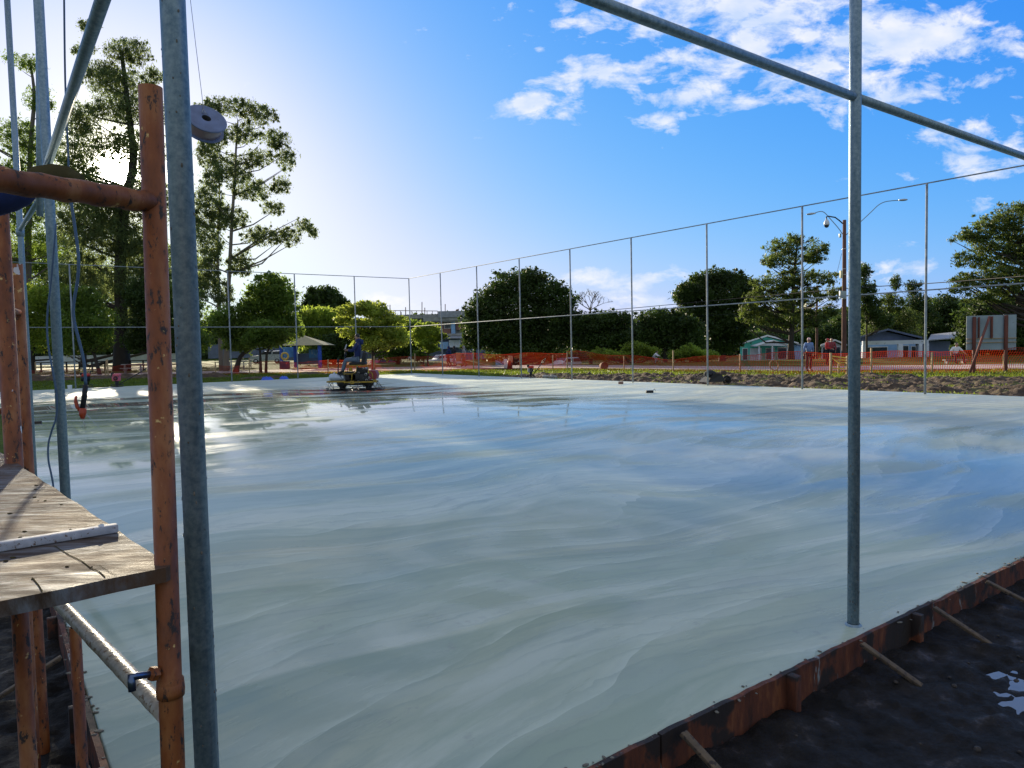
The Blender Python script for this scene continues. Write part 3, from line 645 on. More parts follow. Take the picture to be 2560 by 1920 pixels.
# white box section laid across the sheet
a = G(294, 1330, ZB); b = G(-40, 1385, ZB); d = (b-a).normalized(); L = (b-a).length+.1; ang = math.atan2(d.y, d.x)
mb = MB(); mb.box((a+b)/2+d*.05+Z(.011), (L, .026, .020), ang, .0025)
st = solo(mb, 'straightedge', simple('chalky_white', (.45, .46, .50), .75, var=.25, scale=40, spots=(.14, .08, .05), spot_at=.6), tuple(a), 'white painted metal bar lying across the plywood platform', 'metal bar')
ORG[st.name] = Vector(a)
mb = MB(); mb.lathe(a+d*.035+Z(.021), (0, 0, 1), [(0, .006), (.003, .006), (.005, .003)], 10); mb.build('screw_head', 'white_paint', st)
# cloth bundle slung behind the crossbar
mb = MB()
def bundle(mb, pts, rs, n=16):
    mb.tube([Vector(p) for p in pts], rs, n)
c1, c2, c3, c4 = P(-40, 500, 2.0), P(20, 485, 2.0), P(100, 450, 2.02), P(170, 440, 2.05)
bg = thing('cloth_bundle', 'rolled blue and olive cloth bundle slung behind the orange scaffold crossbar', 'cloth bundle', tuple(c2))
mb = MB(); mb.tube([c1, c2, P(60, 478, 2.0), P(84, 468, 2.0)], [.05, .048, .036, .022], 16); mb.build('blue_cloth', 'navy_cloth', bg)
mb = MB(); mb.tube([P(60, 470, 2.02), c3, P(140, 440, 2.03), c4, P(205, 448, 2.05)], [.022, .038, .033, .027, .012], 16); mb.build('olive_cloth', 'bag_olive', bg)
# gloves pile / black clamps at the very left edge
# ------------------------------------------------------------------ spool on its wire
sp0 = P(512, 310, 2.22); nrm = (Vector((0, 0, H))-sp0).normalized(); up = Vector((0, 0, 1))
axis = (nrm*.66 + up*.72 + Vector((.24, 0, 0))).normalized()
spool = thing('wire_spool', 'blue-grey plastic wire spool hanging on a thin wire beside the thick corner post', 'wire spool', tuple(sp0))
R_ = .0595
mb = MB(); mb.lathe(sp0, axis, [(.018, .0135), (.0225, .0135), (.0225, R_-.003), (.021, R_), (.018, R_), (.018, .0135)], 40, False); mb.build('flange', 'spool_blue', spool)
mb = MB(); mb.lathe(sp0, axis, [(-.018, .0135), (-.0225, .0135), (-.0225, R_-.003), (-.021, R_), (-.018, R_), (-.018, .0135)], 40, False); mb.build('flange', 'spool_blue', spool)
mb = MB(); mb.lathe(sp0, axis, [(-.0178, R_*.84), (-.005, R_*.85), (.008, R_*.84), (.0178, R_*.84)], 40); mb.build('wound_wire', 'spool_wire', spool)
mb = MB(); mb.lathe(sp0, axis, [(-.022, .0135), (.022, .0135), (.022, .012), (-.022, .012), (-.022, .0135)], 20); mb.build('hub', 'black_rubber', spool)
tp = sp0+axis*.026+up*.036
mb = MB()
mb.tube([P(476, 0, 2.25)+Z(.35), P(476, 0, 2.25), P(489, 110, 2.24), P(505, 240, 2.23), P(508, 272, 2.22)], .0009, 6)
mb.tube([P(508, 272, 2.22), P(505, 282, 2.19), sp0+axis*.024+Vector((-.004, 0, .01))], .0009, 6)
mb.tube([P(508, 272, 2.22), P(515, 284, 2.19), sp0+axis*.024+Vector((.006, 0, .008))], .0009, 6)
mb.build('hanging_wire', 'pale_wire', spool)
# ------------------------------------------------------------------ welding cable and electrode holder
YH = 4.75
eh = thing('electrode_holder', 'black and orange welding electrode holder hanging from its cable over the slab', 'electrode holder', tuple(P(205, 1047, YH)))
mb = MB(); mb.tube([P(214, 962, YH), P(211, 990, YH), P(206, 1022, YH)], [.0155, .0165, .0155], 14); mb.build('handle', 'black_rubber', eh)
mb = MB(); mb.tube([P(206, 1020, YH), P(206, 1036, YH), P(207, 1047, YH)], [.019, .020, .012], 12); mb.tube([P(213, 1022, YH), P(212, 1034, YH), P(209, 1047, YH)], [.010, .009, .006], 10); mb.build('jaw', 'lever_orange', eh)
mb = MB(); mb.tube([P(190, 990, YH), P(189, 1003, YH), P(193, 1017, YH), P(203, 1030, YH)], [.007, .011, .012, .010], 10); mb.build('lever', 'lever_orange', eh)
mb = MB(); mb.tube([P(206, 1045, YH), P(214, 1071, YH)], .0022, 8); mb.build('electrode', 'pale_wire', eh)
mb = MB()
pts = [(160, -30), (163, 200), (170, 380), (172, 430), (177, 500), (186, 560), (196, 640), (194, 700), (184, 760), (185, 800), (197, 850), (210, 905), (214, 962)]
def spline(pts, k=4):
    out = []
    for i in range(len(pts)-1):
        p0 = pts[max(i-1, 0)]; p1 = pts[i]; p2 = pts[i+1]; p3 = pts[min(i+2, len(pts)-1)]
        for j in range(k):
            t = j/k; out.append(tuple(.5*((2*p1[c])+(-p0[c]+p2[c])*t+(2*p0[c]-5*p1[c]+4*p2[c]-p3[c])*t*t+(-p0[c]+3*p1[c]-3*p2[c]+p3[c])*t**3) for c in range(len(p1))))
    return out+[pts[-1]]
mb.tube([P(x, y, YH) for x, y in spline(pts)], [.006 if y < 430 else .0095 for x, y in spline(pts)], 8)
mb.build('cable', 'cable_blue', eh)
mb = MB(); pts = [(140, 560), (128, 700), (118, 790), (120, 860), (131, 925), (141, 985), (141, 1040), (130, 1075), (121, 1110), (121, 1150), (128, 1185), (134, 1225), (138, 1330)]
mb.tube([P(x, y, 4.62) for x, y in spline(pts)], .0058, 8)
solo(mb, 'loose_cable', 'cable_blue', tuple(P(138, 1330, 4.62)), 'thin dark cable dangling beside the second grey post from the left', 'cable')
# ------------------------------------------------------------------ people
def skinned(name, verts, edges, radii, mat, parent, sub=1, extra=None):
    me = bpy.data.meshes.new(name); bm = bmesh.new(); L = bm.verts.layers.skin.verify()
    bv = []
    for i, (p, r) in enumerate(zip(verts, radii)):
        v = bm.verts.new(p); r = r if isinstance(r, tuple) else (r, r); v[L].radius = r; v[L].use_root = (i == 0); bv.append(v)
    for a, b in edges: bm.edges.new((bv[a], bv[b]))
    bm.to_mesh(me); bm.free(); o = bpy.data.objects.new(name, me); COL.objects.link(o)
    o.modifiers.new('s', 'SKIN'); m = o.modifiers.new('d', 'SUBSURF'); m.levels = sub; m.render_levels = sub
    dg = bpy.context.evaluated_depsgraph_get(); me2 = bpy.data.meshes.new_from_object(o.evaluated_get(dg)); bpy.data.objects.remove(o)
    if extra:
        bm = bmesh.new(); bm.from_mesh(me2); n0 = [v for v in bm.verts]
        vv = [bm.verts.new(p) for p in extra.v]
        for f in extra.f:
            try: bm.faces.new([vv[i] for i in f])
            except ValueError: pass
        bmesh.ops.recalc_face_normals(bm, faces=bm.faces); bm.to_mesh(me2); bm.free()
    me2.materials.clear(); me2.materials.append(M[mat])
    for p in me2.polygons: p.use_smooth = True
    o = bpy.data.objects.new(name, me2); COL.objects.link(o); o.parent = parent; return o
STAND = dict(pelvis=(0, 0, .95), waist=(0, 0, 1.10), chest=(0, .01, 1.30), neck=(0, 0, 1.47), head=(0, -.01, 1.60),
             ls=(.18, 0, 1.41), le=(.24, .03, 1.14), lw=(.25, -.04, .90), rs=(-.18, 0, 1.41), re=(-.24, .03, 1.14), rw=(-.25, -.04, .90),
             lh=(.09, 0, .92), lk=(.10, -.02, .50), la=(.10, .02, .09), lt=(.11, -.15, .04), rh=(-.09, 0, .92), rk=(-.10, -.02, .50), ra=(-.10, .02, .09), rt=(-.11, -.15, .04))
def person(label, loc, rz, pose=None, top='navy_cloth', legs='jeans', hair='hair', hood=None, cap=None, face=(0, -1, 0), sleeves=True, scale=1.0, sub=1, hands=True):
    J = dict(STAND); J.update(pose or {}); J = {k: Vector(v) for k, v in J.items()}
    root = thing('person', label, 'person', loc, rz); root.scale = (scale,)*3
    f = Vector(face).normalized(); hd = J['head']; up = (J['head']-J['neck']).normalized(); side = up.cross(f).normalized(); f = side.cross(up).normalized()
    R = Matrix((side, -f, up)).transposed()     # local: -y forward
    ex = MB(); ex.ball(hd, .076, .094, .118, 16, 12, R)
    def hp(x, y, z): return hd + R @ Vector((x, y, z))
    ex.tube([hp(0, -.088, .02), hp(0, -.108, -.018), hp(0, -.09, -.026)], [.008, .014, .008], 8)
    for s in (-1, 1): ex.ball(hp(s*.076, .008, -.005), .012, .02, .03, 8, 6, R)
    ex.tube([hp(-.022, -.086, -.052), hp(0, -.094, -.052), hp(.022, -.086, -.052)], [.004, .008, .004], 6)
    ex.ball(hp(0, -.065, -.088), .034, .03, .028, 8, 6, R)
    for w, e in (('lw', 'le'), ('rw', 're')):     # palm, four fingers, thumb
        d = (J[w]-J[e]).normalized(); px, py = frame(d); c = J[w]+d*.045
        Rh = Matrix((px, py, d)).transposed(); ex.ball(c, .040, .017, .05, 10, 6, Rh)
        for i, l in enumerate((.060, .072, .066, .052)):
            b = c+px*(-.026+.0175*i)+d*.035; ex.tube([b, b+d*l*.5+py*.006, b+d*l*.85+py*.022, b+d*l*.9+py*.034], [.0088, .0085, .0075, .006], 6)
        b = c-px*.034-d*.012; ex.tube([b, b-px*.022+d*.026+py*.006, b-px*.024+d*.052+py*.012], [.011, .010, .008], 6)
    names = ['pelvis', 'waist', 'chest', 'neck', 'head', 'ls', 'le', 'lw', 'rs', 're', 'rw', 'lh', 'lk', 'la', 'lt', 'rh', 'rk', 'ra', 'rt']
    E_ = [('pelvis', 'waist'), ('waist', 'chest'), ('chest', 'neck'), ('neck', 'head'), ('chest', 'ls'), ('ls', 'le'), ('le', 'lw'), ('chest', 'rs'), ('rs', 're'), ('re', 'rw'),
          ('pelvis', 'lh'), ('lh', 'lk'), ('lk', 'la'), ('la', 'lt'), ('pelvis', 'rh'), ('rh', 'rk'), ('rk', 'ra'), ('ra', 'rt')]
    rad_ = dict(pelvis=(.13, .10), waist=(.12, .09), chest=(.14, .10), neck=.055, head=.06, ls=.06, le=.04, lw=.026, rs=.06, re=.04, rw=.026, lh=.08, lk=.055, la=.038, lt=.03, rh=.08, rk=.055, ra=.038, rt=.03)
    ix = {n: i for i, n in enumerate(names)}
    skinned('body', [J[n] for n in names], [(ix[a], ix[b]) for a, b in E_], [rad_[n] for n in names], 'skin', root, sub, ex)
    def sub_skin(nm, keys, edges, rr, mat, pts=None):
        jj = dict(J); jj.update(pts or {}); i2 = {n: i for i, n in enumerate(keys)}
        skinned(nm, [jj[n] for n in keys], [(i2[a], i2[b]) for a, b in edges], rr, mat, root, sub)
    lw2 = J['le']+(J['lw']-J['le'])*(.93 if sleeves else .1); rw2 = J['re']+(J['rw']-J['re'])*(.93 if sleeves else .1)
    sub_skin('jacket', ['hem', 'waist', 'chest', 'collar', 'ls', 'le', 'lw', 'rs', 're', 'rw'],
             [('hem', 'waist'), ('waist', 'chest'), ('chest', 'collar'), ('chest', 'ls'), ('ls', 'le'), ('le', 'lw'), ('chest', 'rs'), ('rs', 're'), ('re', 'rw')],
             [(.165, .13), (.155, .125), (.17, .135), .085, .085, .062, .045, .085, .062, .045], top, dict(hem=J['pelvis']+(J['waist']-J['pelvis'])*.15, collar=J['neck'], lw=lw2, rw=rw2))
    la2 = J['lk']+(J['la']-J['lk'])*.95; ra2 = J['rk']+(J['ra']-J['rk'])*.95
    sub_skin('trousers', ['pelvis', 'lh', 'lk', 'la', 'rh', 'rk', 'ra'], [('pelvis', 'lh'), ('lh', 'lk'), ('lk', 'la'), ('pelvis', 'rh'), ('rh', 'rk'), ('rk', 'ra')],
             [(.15, .12), .105, .078, .062, .105, .078, .062], legs, dict(la=la2, ra=ra2))
    for s in ('l', 'r'):
        a, t = J[s+'a'], J[s+'t']; d = (t-a); mb = MB(); mb.tube([a-d*.25+Z(.01), a+d*.3, t, t+d*.35], [.042, .05, .046, .028], 10); mb.build('shoe', 'black_rubber', root, True)
    mb = MB(); mb.ball(hp(0, .014, .022), .084, .098, .108, 16, 10, R); mb.v = [v for v in mb.v]
    if hood: mb.ball(hp(0, .02, .0), .10, .108, .135, 14, 10, R); mb.tube([J['neck']+(-f)*.07, J['neck']+Z(.05)+(-f)*.09], [.09, .07], 10); mb.build('hood', hood, root, True)
    elif cap:
        mb2 = MB(); mb2.ball(hp(0, 0, .045), .086, .10, .085, 16, 8, R); mb2.tube([hp(0, -.07, .05), hp(0, -.15, .038)], [.055, .035], 10); mb2.build('cap', cap, root, True)
    # hair covers crown and back only
    k = [i for i, v in enumerate(mb.v)]
    mbh = MB(); mbh.ball(hp(0, .022, .030), .082, .090, .100, 16, 10, R)
    if not hood: mbh.build('hair', hair, root, True)
    mbe = MB()
    for s in (-1, 1): mbe.ball(hp(s*.03, -.083, .018), .010, .006, .008, 8, 6, R)
    mbe.build('eyes', 'black_rubber', root, True)
    return root
# ------------------------------------------------------------------ ride-on power trowel with its driver
gm = G(888, 977); YM = gm.y
def mz(zx, zy, dy=0.0): return P(790+zx*.1146, 810+zy*.1146, YM+dy)
tr = thing('ride_on_trowel', 'yellow and black ride-on power trowel finishing the wet concrete', 'trowel machine', (gm.x, gm.y, 0))
g1, g2 = mz(585, 1480), mz(1150, 1460)
for c in (g1, g2):                                   # guard rings, rotor blades and gearboxes
    c = Vector((c.x, YM, 0))
    mb = MB(); mb.ring(c+Z(.05), (0, 0, 1), .63, .012, 36, 6); mb.ring(c+Z(.13), (0, 0, 1), .63, .009, 36, 6)
    for k in range(12):
        a = math.pi*k/6; mb.tube([c+Vector((math.cos(a)*.63, math.sin(a)*.63, .05)), c+Vector((math.cos(a)*.63, math.sin(a)*.63, .13))], .006, 6)
    mb.build('guard_ring', 'black_metal', tr)
    for k in range(5):
        a = 2*math.pi*k/5+.3; d = Vector((math.cos(a), math.sin(a), 0)); mb = MB()
        mb.box(c+d*.33+Z(.022), (.46, .16, .008), Matrix.Rotation(a, 3, 'Z') @ Matrix.Rotation(.12, 3, 'X')); mb.tube([c+d*.08+Z(.06), c+d*.5+Z(.04)], .016, 8); mb.build('blade', 'black_metal', tr)
    mb = MB(); mb.lathe(c, (0, 0, 1), [(.03, .09), (.1, .12), (.16, .12), (.22, .20), (.40, .24), (.42, .1)], 18); mb.build('gearbox', 'black_metal', tr)
for a, b, w in [((285, 1245), (660, 1255), .34), ((1170, 1255), (1320, 1250), .34)]:
    mb = MB(); p, q = mz(*a), mz(*b); c = (p+q)/2
    for dy in (-w, w): mb.box((c.x, c.y+dy, c.z), ((q-p).length, .05, .06), None, .006)
    for x in (p, q): mb.box((x.x, c.y, c.z), (.05, 2*w-.06, .055), None, .006)
    mb.build('deck_frame', 'yellow_paint', tr)
mb = MB(); p, q = mz(640, 1265), mz(1180, 1265); mb.box(((p.x+q.x)/2, YM-.34, p.z), (q.x-p.x-.04, .045, .05), None, .006); mb.build('deck_rail', 'yellow_paint', tr); mb = MB(); mb.box(((p.x+q.x)/2, YM+.34, p.z), (q.x-p.x-.04, .045, .05), None, .006); mb.build('deck_rail', 'yellow_paint', tr)
mb = MB()
for (t, bs) in [((285, 1270), [(245, 1460), (390, 1430)]), ((355, 1270), [(245, 1460), (400, 1450)]), ((650, 1275), [(540, 1400), (800, 1390)]), ((930, 1300), [(990, 1440), (870, 1440)]), ((1190, 1290), [(1120, 1420), (1290, 1380)]), ((1320, 1270), [(1380, 1390), (1450, 1390)]), ((1345, 1240), [(1450, 1390), (1300, 1390)])]:
    for dy in (-.4, .4):
        mb = MB()
        for b_ in bs: mb.tube([mz(*t, dy*.8), mz(*b_, dy)], .009, 6)
        mb.build('ring_strut', 'yellow_paint' if dy > 0 else 'black_metal', tr)
mb = MB(); a, b = mz(285, 1160, -.1), mz(640, 1165, -.1); mb.lathe(a, b-a, [(0, .02), (.01, .08), (.05, .12), (.09, .13), ((b-a).length-.09, .13), ((b-a).length-.05, .12), ((b-a).length, .03)], 24)
tk = mb.build('water_tank', 'tank_silver', tr); ORG[tk.name] = ORG[tr.name]; tk_o = tk
mb = MB(); mb.lathe(mz(400, 1105, -.1), (0, 0, 1), [(0, .05), (.05, .05), (.06, .04), (.09, .02)], 14); mb.build('filler_cap', 'tank_silver', tk)
mb = MB(); mb.tube([mz(520, 1090, -.24), mz(530, 1140, -.245), mz(580, 1210, -.2)], .012, 6); mb.build('strap', 'black_rubber', tk)
# engine block and dark running gear
eg = MB(); c = mz(880, 1130); eg.box((c.x, YM, c.z), (.80, .46, .34), None, .03); c = mz(1060, 1180); eg.box((c.x, YM-.1, c.z), (.34, .30, .40), None, .04); c = mz(820, 1170); eg.box((c.x, YM+.02, c.z), (.30, .5, .3), None, .03); eg.build('engine', 'black_metal', tr)
mb = MB(); c = mz(1020, 1010); mb.box((c.x, YM-.05, c.z), (.36, .42, .22), None, .03); 
for k in range(7): mb.box((c.x-.16+.05*k, YM-.27, c.z), (.012, .03, .18))
mb.build('cooling_shroud', 'black_metal', tr)
mb = MB(); 
for zx, zy, r in [(1025, 970, .035), (1075, 970, .035), (1120, 975, .028), (1090, 1095, .05), (930, 1065, .04), (1105, 1220, .045), (1160, 1170, .04), (1020, 1180, .02)]:
    mb = MB(); mb.lathe(mz(zx, zy, -.26), (0, -1, 0), [(-.05, r), (.03, r), (.035, r*.7)], 14); mb.build('dial' if zy < 1000 else 'pulley', 'chrome', tr)
mb = MB()
for pts in [[(640, 1120), (700, 1180), (760, 1190)], [(1040, 1100), (1080, 1200), (1150, 1290), (1210, 1360)], [(1000, 1130), (980, 1250), (1060, 1380)], [(900, 940), (960, 1000), (1000, 1080)], [(1130, 1080), (1120, 1200), (1160, 1260)]]:
    mb = MB(); mb.tube([mz(x, y, -.24) for x, y in spline(pts)], .018, 8); mb.build('hose', 'black_rubber', tr)
mb = MB(); c = mz(1240, 1100); mb.prism([mz(1150, 1010, -.25), mz(1290, 1010, -.25), mz(1335, 1110, -.25), mz(1310, 1200, -.25), mz(1160, 1215, -.25)], (0, .5, 0)); mb.build('side_tank', 'maroon', tr)
mb = MB(); c = mz(900, 1310); mb.box((c.x, YM, c.z), (1.15, .30, .08), None, .01); mb.build('axle_beam', 'black_metal', tr)
for nm, pts in [('cage_tube', [(600, 1090), (780, 1090), (775, 1240)]), ('cage_tube', [(685, 1040), (690, 905), (1110, 900), (1135, 940), (1140, 1010)]), ('cage_tube', [(905, 900), (880, 930), (882, 1010), (860, 1060), (790, 1085), (778, 1230)]), ('cage_tube', [(1150, 1050), (1200, 1052), (1230, 1090), (1245, 1210)])]:
    mb = MB()
    for dy in (-.30, .30): mb.tube([mz(x, y, dy) for x, y in pts], .017, 8)
    for k in (0, -1): mb.tube([mz(*pts[k], -.30), mz(*pts[k], .30)], .014, 8)
    mb.build(nm, 'yellow_paint', tr)
mb = MB(); c = mz(757, 985, -.32); mb.box(c, (.14, .02, .13), None, .004); mb.build('side_plate', 'yellow_paint', tr)
mb = MB(); c = mz(785, 1275, -.36); mb.box(c, (.15, .05, .12), None, .006); mb.build('bracket', 'yellow_paint', tr)
mb = MB(); c = mz(1280, 1240, -.36); mb.box(c, (.13, .05, .13), None, .006); mb.build('bracket', 'yellow_paint', tr)
for zx0, zy0, zx1, zy1, dy in ((485, 1090, 480, 760, -.1), (600, 1060, 640, 620, .3)):
    mb = MB(); mb.tube([mz(zx0, zy0, dy), mz(zx1, zy1, dy)], [.024, .018], 10); mb.tube([mz(zx1, zy1+70, dy), mz(zx1, zy1+45, dy), mz(zx1, zy1, dy)], [.04, .045, .03], 10); mb.build('control_lever', 'black_metal', tr)
mb = MB(); mb.box(mz(660, 1075, 0), (.5, .6, .02)); mb.build('footboard', 'black_metal', tr)
seat = MB(); c = mz(920, 860); seat.box(c, (.62, .52, .11), None, .035); seat.build('seat_cushion', 'black_rubber', tr)
mb = MB(); a, b = mz(1040, 860), mz(1085, 610); d = (b-a); mb.box((a+b)/2, (.13, .50, d.length), Matrix.Rotation(math.atan2(d.x, d.z), 3, 'Y'), .04); mb.build('backrest', 'black_rubber', tr)
mb = MB(); c = mz(900, 895); mb.box(c, (.5, .44, .04)); mb.build('seat_base', 'black_metal', tr)
# driver: sits facing left and a little away, looking at the white phone in his hands
def rel(zx, zy, dy): return mz(zx, zy, dy)-Vector((gm.x, gm.y, 0))
drv = dict(pelvis=rel(890, 775, 0), waist=rel(900, 690, 0), chest=rel(925, 500, 0), neck=rel(925, 375, 0), head=rel(902, 285, 0),
           ls=rel(900, 430, -.17), le=rel(800, 585, -.22), lw=rel(690, 580, -.10), rs=rel(930, 425, .17), re=rel(815, 580, .26), rw=rel(680, 555, .1),
           lh=rel(870, 775, -.10), lk=rel(640, 790, -.20), la=rel(570, 1040, -.18), lt=rel(490, 1075, -.19), rh=rel(880, 775, .10), rk=rel(650, 775, .22), ra=rel(590, 1030, .20), rt=rel(510, 1065, .22))
ps = person('driver in dark blue jacket and jeans seated on the yellow trowel machine', (gm.x, gm.y, 0), 0, drv, 'navy_cloth', 'jeans', face=(-1, .25, -.45), sub=2)
mb = MB(); hn = drv['neck']; mb.tube([hn+Vector((-.10, 0, .00)), hn+Vector((.0, 0, .035)), hn+Vector((.11, 0, -.03)), hn+Vector((.14, 0, -.13))], [.05, .10, .105, .05], 14); mb.build('hood', 'navy_cloth', ps, True)
ph = rel(650, 500, 0)+Vector((gm.x, gm.y, 0))
mb = MB(); mb.box(ph, (.012, .13, .20), Matrix.Rotation(.35, 3, 'Y'), .003)
ps2 = solo(mb, 'phone', 'white_paint', tuple(ph), 'white phone held up by the driver of the trowel machine', 'phone')
# ------------------------------------------------------------------ small machines standing at the far edge
def walk_behind(name, label, px, py, hpx, hpy, body, fan, size=1.0, hx=-1):
    g = G(px, py, -.03); Y = g.y; r = thing(name, label, 'power trowel', tuple(g)); s = size
    def q(x, y, z): return g+Vector((x, y, z))*s
    mb = MB(); mb.ring(q(0, 0, .06), (0, 0, 1), .30*s, .012, 24, 6); mb.ring(q(0, 0, .16), (0, 0, 1), .30*s, .01, 24, 6)
    for k in range(8):
        a = math.pi*k/4; mb.tube([q(.3*math.cos(a), .3*math.sin(a), .06), q(.3*math.cos(a), .3*math.sin(a), .16)], .007, 6)
    mb.build('guard_ring', 'black_metal', r)
    mb = MB(); mb.lathe(q(0, 0, 0), (0, 0, 1), [(.0, .22*s), (.02*s, .22*s), (.04*s, .05*s), (.2*s, .08*s), (.36*s, .10*s), (.38*s, .03)], 14); mb.build('gearbox', 'black_metal', r)
    mb = MB(); mb.box(q(-.02, 0, .48), (.34*s, .3*s, .24*s), None, .03*s); mb.build('engine', fan, r)
    mb = MB(); mb.box(q(.02, -.02, .68), (.36*s, .28*s, .15*s), None, .04*s); mb.build('fuel_tank', body, r)
    mb = MB(); mb.lathe(q(.04, -.20, .5), (0, -1, 0), [(-.05*s, .11*s), (.02*s, .11*s), (.03*s, .06*s)], 16); mb.build('recoil_starter', 'black_metal', r)
    mb = MB(); mb.lathe(q(-.16, -.1, .66), (0, 0, 1), [(0, .07*s), (.12*s, .08*s), (.16*s, .05*s)], 14); mb.build('air_filter', 'black_rubber', r)
    h0 = q(.12, 0, .18); h1 = P(hpx, hpy, Y+.1); d = (h1-h0).normalized()
    mb = MB(); mb.tube([h0, h1], .022, 8); mb.build('handle_tube', 'black_metal', r)
    mb = MB(); n = d.cross(Vector((0, 0, 1))).normalized(); mb.tube([h1-n*.05+d*.2+Z(.02), h1-n*.24+d*.06, h1-n*.24-d*.02, h1, h1+n*.24-d*.02, h1+n*.24+d*.06, h1+n*.05+d*.2+Z(.02)], .018, 8); mb.build('handlebar', 'black_rubber', r)
    return r
walk_behind('walk_behind_trowel', 'pinkish red walk-behind power trowel with long handle at the far left edge of the slab', 293, 969, 366, 922, 'pink_red', 'pink_red', .92)
walk_behind('walk_behind_trowel', 'small red engine machine behind the hanging electrode holder', 216, 970, 226, 928, 'red_paint', 'black_metal', .95)
walk_behind('walk_behind_trowel', 'red-topped walk-behind trowel standing on the soil edge at mid right, handle up', 1327, 945, 1357, 905, 'red_paint', 'dark_roof_m' if False else 'concrete', .82)
# overturned wheelbarrow
g = G(1782, 962, -.02); wb = thing('wheelbarrow', 'dark overturned wheelbarrow at the edge of the ploughed soil', 'wheelbarrow', tuple(g), .3)
mb = MB(); mb.prism([(-.42, -.3, .12), (-.1, -.28, .46), (.22, -.26, .40), (.36, -.3, .14)], (0, .58, 0)); mb.build('tray', 'black_metal', wb, True)
mb = MB(); mb.ring((.58, -.05, .17), (.25, 1, 0), .135, .045, 20, 8); mb.lathe((.58, -.08, .17), (.25, 1, 0), [(0, .02), (0, .09), (.06, .09), (.06, .02)], 12); mb.build('wheel', 'black_rubber', wb, True)
for s in (-.24, .24):
    mb = MB(); mb.tube([(.6, s*.4, .17), (.2, s, .30), (-.3, s, .44), (-.62, s, .30)], .018, 8); mb.build('handle', 'black_metal', wb, True)
mb = MB(); mb.ball((-.12, .0, .42), .25, .2, .14, 10, 6); mb.build('sack', 'dark_cloth', wb, True)
# blocks and bits on the slab
def block(px, py, w, h, d, mat, nm, label, rz=.3):
    g = G(px, py, 0); mb = MB(); mb.box(g+Z(h/2), (w, d, h), rz, .008); return solo(mb, nm, mat, tuple(g), label, 'block' if nm == 'brick' else nm.replace('_', ' '))
block(95, 1059, .15, .055, .09, 'dark_bark', 'brick', 'small brown block lying on the slab at far left beside the orange uprights')
block(1552, 960, .17, .10, .12, 'stone_red', 'brick', 'tiny tan block standing near the right edge of the wet slab')
g = G(1624, 982, 0); mb = MB(); mb.box(g+Z(.04), (.24, .1, .08), .2, .015); mb.tube([g+Vector((.1, 0, .06)), g+Vector((.17, .0, .13)), g+Vector((.19, .02, .05))], .008, 6)
solo(mb, 'hand_float', 'black_rubber', tuple(g), 'small dark hand float left on the wet slab', 'hand float')
g = G(175, 975, -.03); mb = MB(); mb.lathe(g, (0, 0, 1), [(0, .07), (.02, .085), (.22, .10), (.23, .10), (.23, .09), (.03, .07)], 16)
solo(mb, 'white_bucket', 'white_paint', tuple(g), 'little white bucket on the grass at the slab edge', 'bucket')
for px, py, w, lab in ((668, 951, 1.0, 'longer flat heap of blue tarpaulin on the grass'), (710, 949, .72, 'shorter rounder heap of blue tarpaulin on the grass')):
    g = G(px, py, -.03); me_ = MB(); rr = random.Random(px); nu, nv = 22, 12; vs_ = []
    for j in range(nv):
        for i in range(nu):
            a, b = i/(nu-1)*2-1, j/(nv-1)*2-1; h = max(0, 1-(a*a)**1.2-(b*b))**.6*.24*(.7+.5*fbm(a*2+px, b*2, 1.3, 3))+.01
            vs_.append(g+Vector((a*w*.34, b*.35, h)))
    me_.add(vs_, [(j*nu+i, j*nu+i+1, (j+1)*nu+i+1, (j+1)*nu+i) for j in range(nv-1) for i in range(nu-1)], True)
    solo(me_, 'tarpaulin', 'blue_tarp', tuple(g), lab, 'tarpaulin', 'blue tarpaulins on the grass')
mb = MB(); rr = random.Random(5)
for i in range(16):
    g = G(1374+rr.uniform(-17, 17), 945+rr.uniform(-1.5, 1), -.02); s = rr.uniform(.05, .14); mb.box(g+Z(s*.5), (s*1.4, s, s), Matrix.Rotation(rr.uniform(0, 3), 3, 'Z') @ Matrix.Rotation(rr.uniform(-.5, .5), 3, 'X'), s*.15)
o = mb.build('rubble', 'concrete'); o['kind'] = 'stuff'
def mound(px, py, w, h, d, label):
    g = G(px, py, -.05); m_ = MB(); nu, nv = 34, 14; vs_ = []
    for j in range(nv):
        for i in range(nu):
            a, b = i/(nu-1)*2-1, j/(nv-1)*2-1; hh = max(0, 1-a*a*a*a-b*b)**.8*h*(.65+.8*fbm(g.x+a*w*.5, b*2, .9, 4))
            vs_.append(g+Vector((a*w/2, b*d/2, hh-.01)))
    m_.add(vs_, [(j*nu+i, j*nu+i+1, (j+1)*nu+i+1, (j+1)*nu+i) for j in range(nv-1) for i in range(nu-1)], True)
    solo(m_, 'soil_mound', 'tilled_soil', tuple(g), label, 'soil mound', 'heaps of dug soil')
mound(110, 952, 4.2, .45, 1.6, 'dark dug soil mound behind the two leftmost orange uprights')
mound(330, 946, 6.5, .28, 1.2, 'long low dark soil bank behind the pinkish walk-behind trowel')
mound(525, 944, 2.6, .30, 1.2, 'small dark soil mound just right of the thick corner post')
mound(765, 936, 3.4, .18, 1.4, 'flat dark soil mound left of the trowel machine driver')
mound(655, 947, 2.8, .20, 1.2, 'low soil mound behind the blue tarpaulins')
